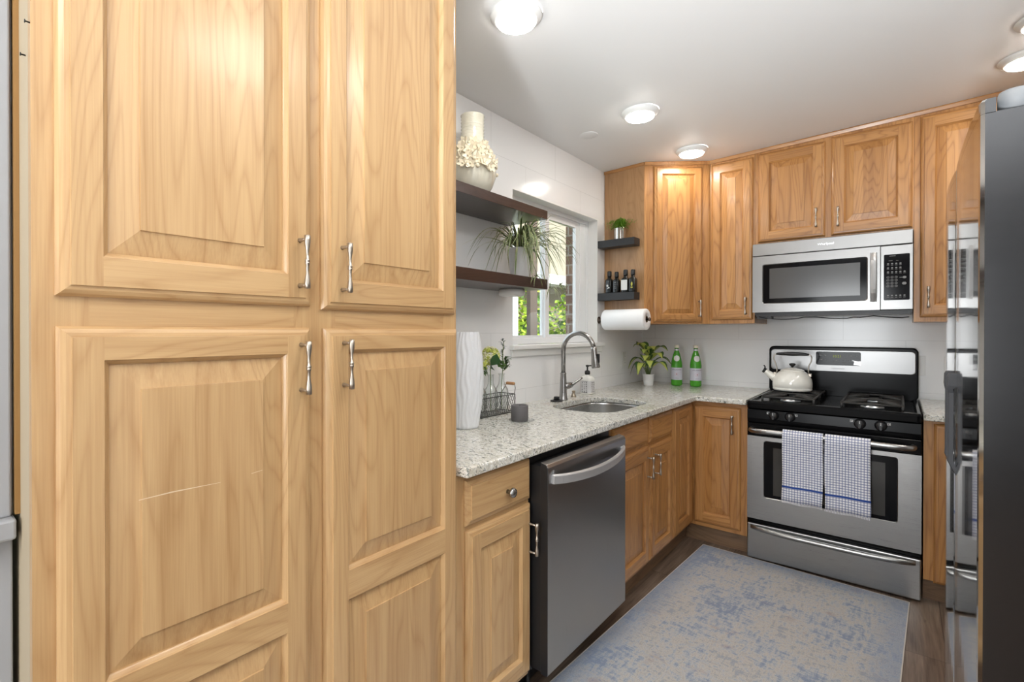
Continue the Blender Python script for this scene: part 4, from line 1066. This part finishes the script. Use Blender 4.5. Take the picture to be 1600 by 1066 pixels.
o = MB().lathe([(.052, ZC(.225) + .002), (.052, ZC(.225) - .0012), (.050, ZC(.225) - .002), (.002, ZC(.225) - .002)], (.225, -1.32, 0), 32).build('ceiling_cover_plate', M_CEIL)
moved(o, (.225, -1.32, ZC(.225))); tag(o, 'flat round white cover plate on the ceiling close to the window wall', 'cover plate')

# ------------------------------------------------------------------ outlets
def outlet(loc, facing, label, kind):
    t = thing('wall_outlet', label, 'outlet', loc, 'white wall outlets'); x, y, z = loc
    f = (lambda p: (x + p[1], y + p[0], z + p[2])) if facing == 'x' else (lambda p: (x + p[0], y - p[1], z + p[2]))
    MB().box(-.036, .036, .0005, .006, -.058, .058, 0, f).build('cover', M_PLATE, t, bev=.002)
    b = MB()
    if kind == 'duplex':
        for zz in (-.024, .024): b.box(-.016, .016, .006, .0075, zz - .014, zz + .014, 0, f)
        o = b.build('socket', M_WHITE, t, bev=.001); b = MB()
        for zz in (-.024, .024):
            for xx in (-.006, .006): b.box(xx - .001, xx + .001, .0075, .0078, zz - .004, zz + .005, 0, f)
        b.build('slots', M_BLACKP, o)
    else:
        b.box(-.016, .016, .006, .0085, -.033, .033, 0, f); b.build('rocker', M_WHITE, t, bev=.001)
outlet((0, -.345, 1.098), 'x', 'white duplex outlet on the window wall behind the soap bottle', 'duplex')
outlet((1.683, 0, 1.108), 'y', 'white switch plate half hidden by the stove backguard', 'rocker')
outlet((1.835, 0, 1.108), 'y', 'white switch plate half hidden by the refrigerator', 'rocker')

# ------------------------------------------------------------------ sink things
fc = thing('faucet', 'tall brushed gooseneck faucet with a pull-down spray head', 'faucet', (.106, -1.40, .9145))
fx, fy = .106, -1.40
b = MB().lathe([(.027, .9145), (.027, .918), (.0235, .925), (.0205, .96), (.0185, 1.03), (.0165, 1.06), (.0175, 1.064), (.0175, 1.068), (.0145, 1.072)], (fx, fy, 0), 24); b.build('base', M_FAUCET, fc)
pts = [(fx, fy, 1.07), (fx, fy, 1.14), (fx, fy, 1.195)]
for k in range(1, 13):
    a = math.pi - math.pi * k / 12 * .93; pts.append((fx + .098 + .098 * math.cos(a), fy, 1.200 + .100 * math.sin(a)))
MB().tube(pts, .0132, 16, up=(0, 1, 0)).build('spout', M_FAUCET, fc)
e = Vector(pts[-1]); dv = Vector((.12, 0, -1)).normalized()
b = MB().tube([e, e + dv * .012, e + dv * .03, e + dv * .075, e + dv * .108, e + dv * .115], [.0137, .0155, .016, .021, .0235, .022], 18, up=(0, 1, 0)); sh = b.build('spray_head', M_FAUCET, fc)
MB().box(e.x + .024, e.x + .034, fy - .009, fy + .009, e.z - .085, e.z - .035).build('spray_button', M_BLACKP, sh, bev=.003)
b = MB().tube([(fx + .008, fy, .992), (fx + .014, fy + .035, .994), (fx + .018, fy + .056, .997)], [.019, .019, .0165], 16).tube([(fx + .018, fy + .05, .996), (fx + .03, fy + .075, 1.006), (fx + .05, fy + .105, 1.028), (fx + .057, fy + .118, 1.036)], [.014, .008, .0062, .0055], 12); b.build('lever', M_FAUCET, fc)
ds = thing('sink_stopper', 'black round sink stopper lying by the foot of the faucet', 'stopper', (.110, -1.478, .9145))
MB().lathe([(.034, .9145), (.036, .917), (.035, .921), (.022, .923)], (.110, -1.478, 0), 24).build('disc', M_BLACKP, ds)
MB().lathe([(.018, .923), (.015, .934), (.017, .938), (.015, .941), (.003, .942)], (.110, -1.478, 0), 16).build('knob', M_BLACKP, ds)
o = MB().lathe([(.017, .9145), (.015, .922), (.009, .934), (.009, .944), (.011, .946), (.011, .951), (.003, .953)], (.085, -1.245, 0), 18).build('air_gap_cap', plain('satin_brass', (.42, .36, .28), .3, 1))
moved(o, (.085, -1.245, .9145)); tag(o, 'short satin metal cap on the counter between faucet and soap bottle', 'faucet cap')
so = thing('soap_bottle', 'white pump soap bottle with black printed label behind the sink', 'soap bottle', (.078, -1.060, .9145))
sx_, sy_ = .078, -1.060
b = MB(); Ls = []
for q, z in ((.036, 0), (.0385, .004), (.0385, .088), (.036, .100), (.024, .112), (.014, .116), (.014, .122)): Ls.append([(x, y, .9145 + z) for x, y in rrect(sx_ - q, sx_ + q, sy_ - q, sy_ + q, q * .55, 5)])
b.loops(Ls, 0, True, True, True); b.build('bottle', plain('frosted_white', srgb(232, 232, 228), .3), so)
q = .0388; lab = MB().loops([[(x, y, z) for x, y in rrect(sx_ - q, sx_ + q, sy_ - q, sy_ + q, q * .55, 5)] for z in (.924, .998)], 0, True).build('label', plain('soap_label', srgb(208, 208, 210), .6), so)
b = MB(); q2 = .0391; rr = random.Random(5)
for face in ('x', 'y'):
    for zz in range(6):
        for uu in range(3):
            cz = .930 + zz * .0115; cu = -.014 + uu * .014 + rr.uniform(-.002, .002); r_ = rr.uniform(.003, .0052)
            n_ = rr.choice((5, 6, 8)); P = []
            for i in range(n_):
                a = 2 * math.pi * i / n_ + rr.random() * .3; rad = r_ * (1 if i % 2 else .65)
                P.append((cu + rad * math.cos(a), cz + rad * math.sin(a)))
            if face == 'x': b.add([(sx_ + q2, sy_ + u_, z_) for u_, z_ in P], [tuple(range(n_))])
            else: b.add([(sx_ + u_, sy_ - q2, z_) for u_, z_ in P], [tuple(range(n_))])
b.box(sx_ - .020, sx_ + .020, sy_ - q2 - .0002, sy_ - q2, .925, .927); b.box(sx_ - .020, sx_ + .020, sy_ - q2 - .0002, sy_ - q2, .995, .997)
b.build('label_print', M_INK, lab)
b = MB().lathe([(.016, 1.0365), (.017, 1.039), (.017, 1.055), (.012, 1.062), (.005, 1.064), (.005, 1.084), (.010, 1.086), (.011, 1.096), (.004, 1.098)], (sx_, sy_, 0), 16).tube([(sx_, sy_, 1.092), (sx_ + .020, sy_ + .018, 1.093), (sx_ + .032, sy_ + .028, 1.089)], .0045, 8); b.build('pump', M_PUMP, so)

# ------------------------------------------------------------------ counter left end: vase, basket, candle
tv = thing('tall_vase', 'tall white ribbed ceramic vase beside the pantry', 'vase', (.228, -2.372, .9145))
prof = [(.048, 0), (.053, .004), (.060, .05), (.068, .10), (.073, .16), (.074, .22), (.070, .29), (.062, .35), (.0555, .392)]
b = MB(); seg = 96; Ls = []
def pr_at(z):
    for (r0, z0_), (r1, z1_) in zip(prof, prof[1:]):
        if z <= z1_: return r0 + (r1 - r0) * (z - z0_) / (z1_ - z0_ + 1e-9)
    return prof[-1][0]
for k in range(61):
    z = .392 * k / 60; r0 = pr_at(z)
    Ls.append([((r0 + .0018 * math.sin(a * 24 + 1.6 * math.sin(z * 42 + 2 * math.sin(a * 3)))) * math.cos(a) + .228, (r0 + .0018 * math.sin(a * 24 + 1.6 * math.sin(z * 42 + 2 * math.sin(a * 3)))) * math.sin(a) - 2.372, .9145 + z) for a in [2 * math.pi * i / seg for i in range(seg)]])
b.loops(Ls, 0, True, True, False)
b.loops([Ls[-1], [(.228 + (x - .228) * .93, -2.372 + (y + 2.372) * .93, z) for x, y, z in Ls[-1]], [(.228 + (x - .228) * .85, -2.372 + (y + 2.372) * .85, z - .1) for x, y, z in Ls[-1]]], 0, True, False, True)
b.build('vessel', M_CERW, tv)

bk = thing('wire_basket', 'black chicken wire basket with wooden grips holding glass bottles', 'basket', (.105, -2.05, .9145))
bx0, bx1, by0, by1, bz0, bz1 = .058, .152, -2.185, -1.925, .918, 1.003
b = MB()
for z in (bz0, bz1):
    c = rrect(bx0, bx1, by0, by1, .012, 3); c = [(x, y, z) for x, y in c]; b.tube(c + [c[0]], .0022, 6)
for x, y in ((bx0 + .002, by0 + .002), (bx1 - .002, by0 + .002), (bx0 + .002, by1 - .002), (bx1 - .002, by1 - .002)): b.tube([(x, y, bz0 - .002), (x, y, bz1)], .002, 6)
for k in range(5): b.tube([(bx0 + (bx1 - bx0) * k / 4, by0, bz0), (bx0 + (bx1 - bx0) * k / 4, by1, bz0)], .0012, 5)
b.build('frame', M_WIRE, bk)
b = MB()
def hexwire(fn, L_, H_):
    nx = int(L_ / .016)
    for j in range(nx * 2 + 1):
        P = []
        for k in range(11):
            z = H_ * k / 10; u = j * .008 + (.0035 if (k % 4 in (1, 2)) else -.0035) * (1 if j % 2 else -1)
            P.append(fn(min(max(u, 0), L_), z))
        b.tube(P, .0007, 4, smooth=False)
hexwire(lambda u, z: (bx1, by0 + u, bz0 + z), by1 - by0, bz1 - bz0); hexwire(lambda u, z: (bx0, by0 + u, bz0 + z), by1 - by0, bz1 - bz0)
hexwire(lambda u, z: (bx0 + u, by1, bz0 + z), bx1 - bx0, bz1 - bz0); hexwire(lambda u, z: (bx0 + u, by0, bz0 + z), bx1 - bx0, bz1 - bz0)
b.build('mesh_sides', M_WIRE, bk)
for y, oy in ((by1, .022), (by0, -.022)):
    b = MB().tube([(bx1 - .006, y, bz1), (bx1 - .014, y + oy * .8, bz1 + .026), (bx1 - .022, y + oy, bz1 + .047), (bx0 + .022, y + oy, bz1 + .047), (bx0 + .014, y + oy * .8, bz1 + .026), (bx0 + .006, y, bz1)], .0017, 6); ho = b.build('handle', M_WIRE, bk)
    MB().lathe([(.006, bx0 + .022), (.0078, bx0 + .026), (.0078, bx1 - .026), (.006, bx1 - .022)], (0, y + oy, bz1 + .047), 12, axis='x').build('grip', M_GRIP, ho)
BY = (-2.140, -2.058, -1.975)
gb = None
for i, (y, lb) in enumerate(zip(BY, ('clear glass bottle in the wire basket, half hidden by the tall white vase', 'clear glass bottle in the middle of the wire basket', 'clear glass bottle in the wire basket at the end next to the candle'))):
    if gb is None:
        gb = thing('glass_bottle', lb, 'bottle', (.105, y, .9205), 'clear glass bottles in the basket')
        MB().lathe([(.030, .9205), (.033, .924), (.034, .95), (.034, 1.010), (.030, 1.030), (.018, 1.050), (.0135, 1.066), (.013, 1.096), (.0155, 1.099), (.0155, 1.104), (.012, 1.104), (.0115, 1.066), (.016, 1.049), (.028, 1.028), (.032, 1.008), (.032, .926), (.028, .924)], (.105, y, 0), 24).build('glass', M_JAR, gb)
    else:
        c = copy_tree(gb); c.location = (.105, y, .9205); c['label'] = lb
def spray(name, y, label, kind):
    t = thing(name, label, 'flower', (.105, y, .932), 'cut flowers in the glass bottles'); q = random.Random(int(-y * 1000))
    if kind == 'hydrangea':
        MB().tube([(.105, y, .932), (.106, y - .002, 1.05), (.109, y - .008, 1.13), (.112, y - .006, 1.175)], .0022, 6).tube([(.108, y - .006, 1.115), (.125, y - .03, 1.13), (.14, y - .036, 1.155)], .0018, 6).build('stem', M_STEM, t)
        b = MB()
        for k in range(74):
            d_ = Vector((q.gauss(0, 1), q.gauss(0, 1), q.gauss(0, 1) * .8 + .3)).normalized(); p = Vector((.112, y - .010, 1.194)) + d_ * q.uniform(.030, .044)
            n0 = len(b.m); petal_flower(b, p, d_, .0115, 4, .25)
            if q.random() < .4: b.m[n0:] = [1] * (len(b.m) - n0)
        b.build('blossom', [M_BLOOM, plain('bloom_cream', srgb(236, 232, 200), .6)], t)
        b = MB()
        pf = lambda u: math.sin(min(1, u * 1.02) * math.pi) ** .6 if u < .98 else 0
        blade(b, [(.140, y - .040, 1.150), (.150, y - .036, 1.168), (.157, y - .030, 1.186), (.160, y - .022, 1.205)], .034, (0,), .25, pf, (1, 0, .1))
        blade(b, [(.13, y - .030, 1.135), (.150, y - .05, 1.146), (.165, y - .066, 1.150)], .024, (0,), .2, pf, (1, 0, .6))
        b.build('leaf', M_LEAFD, t)
    elif kind == 'yellow':
        MB().tube([(.105, y, .932), (.106, y, 1.05), (.112, y, 1.12), (.118, y + .004, 1.145)], .002, 6).build('stem', M_STEM, t)
        b = MB()
        for k in range(9): petal_flower(b, (.118 + q.uniform(-.012, .012), y + .004 + q.uniform(-.016, .016), 1.152 + q.uniform(-.01, .012)), (q.gauss(.6, 1), q.gauss(-.3, 1), 1), .014, 5, .3)
        b.build('blossom', M_BLOOM, t)
        b = MB()
        for k in range(16): blade(b, arc((.110, y, 1.105 + .003 * k), q.uniform(-1.8, 1.8), q.uniform(.03, .05), .012, .02, 6), .009, (0,), .2, lambda u: math.sin(u * math.pi) ** .7)
        b.build('leaf', M_LEAFG, t)
    else:
        b = MB().tube([(.105, y, .932), (.105, y, 1.06), (.11, y + .004, 1.13), (.112, y + .0, 1.20), (.114, y + .006, 1.262)], .0018, 6)
        b.tube([(.109, y + .003, 1.115), (.115, y + .03, 1.13), (.12, y + .045, 1.15)], .0015, 6).build('stem', M_STEM, t)
        b = MB()
        for k in range(22): 
            z = 1.15 + .115 * k / 21; blade(b, arc((.112, y + .002, z), q.uniform(0, 6.28), q.uniform(.014, .028), .012, .004, 5), .005, (0,), .2, lambda u: math.sin(u * math.pi) ** .7)
        b.build('twig_leaf', M_TWIG, t)
        b = MB()
        for k in range(18):
            z = 1.118 + .055 * k / 17; blade(b, arc((.112, y + .018, z), q.uniform(-1.6, 2.6), q.uniform(.022, .036), .018, .008, 6), .008, (0,), .2, lambda u: math.sin(u * math.pi) ** .7)
        for k in range(10): b.sphere((.113 + q.uniform(-.02, .02), y - .022 + q.uniform(-.010, .010), 1.15 + q.uniform(-.014, .014)), .009, 7, 5)
        b.build('leaf', M_LEAFG, t)
    return t
spray('flower_stem', BY[0], 'yellow flower with pale green leaves just past the tall white vase', 'yellow')
spray('flower_stem', BY[1], 'pale hydrangea head with a big dark leaf in the basket', 'hydrangea')
spray('flower_stem', BY[2], 'leafy green sprig with a grey sage twig at the basket end', 'twig')

cn = thing('candle', 'short dark grey pillar candle on a clear glass dish', 'candle', (.318, -2.118, .922))
MB().lathe([(.036, .922), (.038, .925), (.038, .987), (.0365, .990), (.030, .990), (.029, .984), (.002, .983)], (.318, -2.118, 0), 32).build('wax', M_CANDLE, cn)
MB().tube([(.318, -2.118, .982), (.319, -2.118, .993)], .001, 5).build('wick', M_WICK, cn)
o = MB().lathe([(.030, .9145), (.044, .9155), (.056, .9195), (.057, .921), (.044, .9185), (.03, .918), (.002, .918)], (.322, -2.108, 0), 36).build('glass_dish', M_JAR)
moved(o, (.322, -2.108, .9145)); tag(o, 'small clear glass dish under the grey candle', 'dish')
cn.location.z -= .0037

# ------------------------------------------------------------------ corner: plant and green bottles
dp = thing('potted_plant', 'leafy plant with yellow green variegated leaves in a small white pot', 'potted plant', (.185, -.335, .9145))
dx, dy = .185, -.335
b = MB().lathe([(.030, .9145), (.032, .917), (.036, .95), (.035, .952), (.037, .956), (.040, .990), (.0415, .992), (.0415, .998), (.0385, .998), (.036, .985)], (dx, dy, 0), 32); b.build('pot', M_POTW, dp)
MB().lathe([(.0372, .988), (.002, .991)], (dx, dy, 0), 16).build('soil', M_SOIL, dp)
st = MB(); lf = MB(); q = random.Random(11)
pfl = lambda u: math.sin(min(.985, .03 + u) * math.pi) ** .75
for a, rr_, zt, L_, dr_, w_ in ((-2.5, .035, 1.08, .11, .075, .036), (-1.4, .03, 1.09, .09, .02, .038), (-.5, .035, 1.11, .11, .02, .040), (.2, .035, 1.08, .13, .05, .036), (-.9, .03, 1.15, .10, .0, .040), (-2.0, .02, 1.17, .085, -.01, .040), (-2.75, .04, 1.05, .09, .10, .034), (-1.1, .04, 1.06, .08, .04, .036), (-.2, .035, 1.05, .12, .05, .034), (-1.8, .05, 1.05, .075, .08, .036), (-2.9, .03, 1.16, .08, .0, .036), (.0, .03, 1.15, .11, .01, .040), (-1.6, .015, 1.13, .07, .01, .036)):
    d_ = Vector((math.cos(a), math.sin(a), 0)); base = Vector((dx, dy, .985)) + d_ * .008; tip = Vector((dx, dy, zt)) + d_ * rr_
    st.tube([base, (base + tip) / 2 + Vector((0, 0, .012)), tip], [.0028, .0024, .0016], 6)
    P = [tip + d_ * L_ * u + Vector((0, 0, .052 * math.sin(u * math.pi * .8) - dr_ * u * u)) for u in [i / 9 for i in range(10)]]
    P = [Vector((max(.01, p.x), min(p.y, -.012), p.z)) for p in P]
    blade(lf, P, w_ * 1.2, (1, 0, 1), .25, pfl)
st.build('stem', M_STEM, dp); lf.build('foliage', [M_DIEFL, M_DIEFD], dp)

def wrap(v, c, r_, a0): return [(c[0] + r_ * math.cos(a0 + p[0] / r_), c[1] + r_ * math.sin(a0 + p[0] / r_), c[2] + p[1]) for p in v]
def water_bottle(x, y, label, rot, first=None):
    t = thing('water_bottle', label, 'bottle', (x, y, .9145), 'green water bottles')
    z = .9145; c = (x, y, z)
    b = MB().lathe([(.030, z), (.0375, z + .004), (.039, z + .012), (.039, z + .150), (.037, z + .172), (.031, z + .200), (.024, z + .228), (.0165, z + .250), (.0148, z + .258), (.0148, z + .276), (.002, z + .277)], (x, y, 0), 36); b.build('glass', M_GREENG, t)
    MB().lathe([(.0152, z + .2505), (.0155, z + .262), (.0155, z + .268)], (x, y, 0), 24, cap=False).build('neck_foil', M_FOIL, t)
    MB().lathe([(.0162, z + .276), (.0165, z + .278), (.0165, z + .292), (.015, z + .296), (.002, z + .297)], (x, y, 0), 24).build('cap', M_CAPW, t)
    lb = MB().lathe([(.0394, z + .044), (.0394, z + .132)], (x, y, 0), 48, cap=False).build('label', M_LABELP, t)
    b = MB(); v, f = text_shape('S.PELLEGRINO', .0115)
    b.add(wrap(v, (x, y, z + .118), .0397, rot), f, 0)
    v, f = text_shape('SPARKLING', .005); b.add(wrap(v, (x, y, z + .056), .0397, rot), f, 0)
    b.build('lettering', M_NAVY, lb)
    b = MB(); P = []
    for i in range(10):
        a = math.pi / 2 + 2 * math.pi * i / 10; rad = .0058 if i % 2 == 0 else .0026; P.append((rad * math.cos(a), rad * math.sin(a)))
    b.add(wrap(P, (x, y, z + .086), .0399, rot), [tuple(range(10))], 0); b.build('star', M_RED, lb)
    b = MB()
    P = [(.016 * math.cos(2 * math.pi * i / 24), .014 * math.sin(2 * math.pi * i / 24)) for i in range(24)] + [(.0145 * math.cos(2 * math.pi * i / 24), .0125 * math.sin(2 * math.pi * i / 24)) for i in range(24)]
    b.add(wrap(P, (x, y, z + .086), .0398, rot), [(i, (i + 1) % 24, 24 + (i + 1) % 24, 24 + i) for i in range(24)], 0); b.build('emblem', M_PINK, lb)
    # oval shoulder label laid on the cone
    V = []; F_ = []
    def rs_(zz):
        pr_ = [(.039, .150), (.037, .172), (.031, .200), (.024, .228), (.0165, .250)]
        for (r0, z0_), (r1, z1_) in zip(pr_, pr_[1:]):
            if zz <= z1_: return r0 + (r1 - r0) * (zz - z0_) / (z1_ - z0_)
        return .0165
    for i in range(9):
        zz = .178 + .044 * i / 8; hw = .020 * math.sqrt(max(0, 1 - ((i - 4) / 4) ** 2)) + .001
        for j in range(9):
            u_ = -hw + 2 * hw * j / 8; r1 = rs_(zz) + .0006; a = rot + u_ / r1
            V.append((x + r1 * math.cos(a), y + r1 * math.sin(a), z + zz))
    F_ = [(i * 9 + j, i * 9 + j + 1, (i + 1) * 9 + j + 1, (i + 1) * 9 + j) for i in range(8) for j in range(8)]
    MB().add(V, F_, 0, True).build('shoulder_label', M_LABELW, t)
water_bottle(.345, -.205, 'green glass water bottle nearest the variegated potted plant', R(-70))
water_bottle(.474, -.185, 'green glass water bottle nearest the stove, standing in the open', R(-58))

# ------------------------------------------------------------------ outside the window
struct(MB().box(-9, -.13, -5, 9, -.6, -.5).build('ground_outside', M_GROUND))
o = MB().box(-.185, -.125, -.885, -.45, .9, 2.35).build('wall_outside_brick', M_BRICK); struct(o)
nb = thing('neighbor_house', 'pale beige neighbouring house with a white ledge seen through the window', 'house', (-4.3, 5.6, -.5))
MB().box(-4.6, -4.0, 3.5, 8.5, 2.46, 6.0).build('wall', M_BEIGE, nb)
MB().box(-4.7, -3.75, 3.4, 8.5, 2.27, 2.46).build('ledge', M_WHITE, nb)
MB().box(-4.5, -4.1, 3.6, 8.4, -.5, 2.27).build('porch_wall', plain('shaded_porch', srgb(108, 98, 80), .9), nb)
o = MB().box(-1.55, -1.50, .575, .71, -.5, 2.6).build('porch_post', M_POST); moved(o, (-1.49, .63, -.5)); tag(o, 'weathered brown porch post outside the lower window pane', 'post')
o = MB().lathe([(.028, -.5), (.028, 2.6)], (-1.49, .285, 0), 16).build('downspout', M_WHITE); moved(o, (-1.49, .285, -.5)); tag(o, 'thin white downspout before the bush outside the lower window pane', 'downspout')
def bush(c, rx, ry, rz, n, label, lw):
    t = thing('bush', label, 'bush', (c[0], c[1], -.5), 'bushes outside the window'); b = MB(); q = random.Random(int(abs(c[0] * 100 + c[1] * 10)))
    for k in range(n):
        d_ = Vector((q.gauss(0, 1), q.gauss(0, 1), q.gauss(0, 1))).normalized() * (q.random() ** .4)
        p = Vector((c[0] + d_.x * rx, c[1] + d_.y * ry, c[2] + d_.z * rz)); a = q.uniform(0, 6.28); L_ = lw * q.uniform(.7, 1.4)
        e = Vector((math.cos(a), math.sin(a), q.uniform(-.9, .3))).normalized(); s2 = e.cross(Vector((q.gauss(0, 1), q.gauss(0, 1), q.gauss(0, 1)))).normalized() * L_ * .32
        b.add([tuple(p), tuple(p + e * L_ * .45 + s2), tuple(p + e * L_), tuple(p + e * L_ * .45 - s2)], [(0, 1, 2, 3)], 0 if q.random() < .6 else 1)
    b.build('foliage', M_BUSH, t)
    b = MB()
    for k in range(7):
        a = q.uniform(0, 6.28); b.tube([(c[0] + .08 * math.cos(a), c[1] + .08 * math.sin(a), -.5), (c[0] + .3 * rx * math.cos(a), c[1] + .3 * ry * math.sin(a), c[2] - rz * .3), (c[0] + .6 * rx * math.cos(a), c[1] + .6 * ry * math.sin(a), c[2] + rz * .4)], [.03, .02, .008], 6)
    b.build('stem', M_POST, t)
bush((-3.1, 2.2, 1.15), .75, .7, 1.1, 3600, 'bright yellow green bush behind the lower window pane', .085)
bush((-2.75, 3.95, 1.05), .7, .75, 1.05, 3600, 'green bush behind the tall window pane below the white ledge', .085)
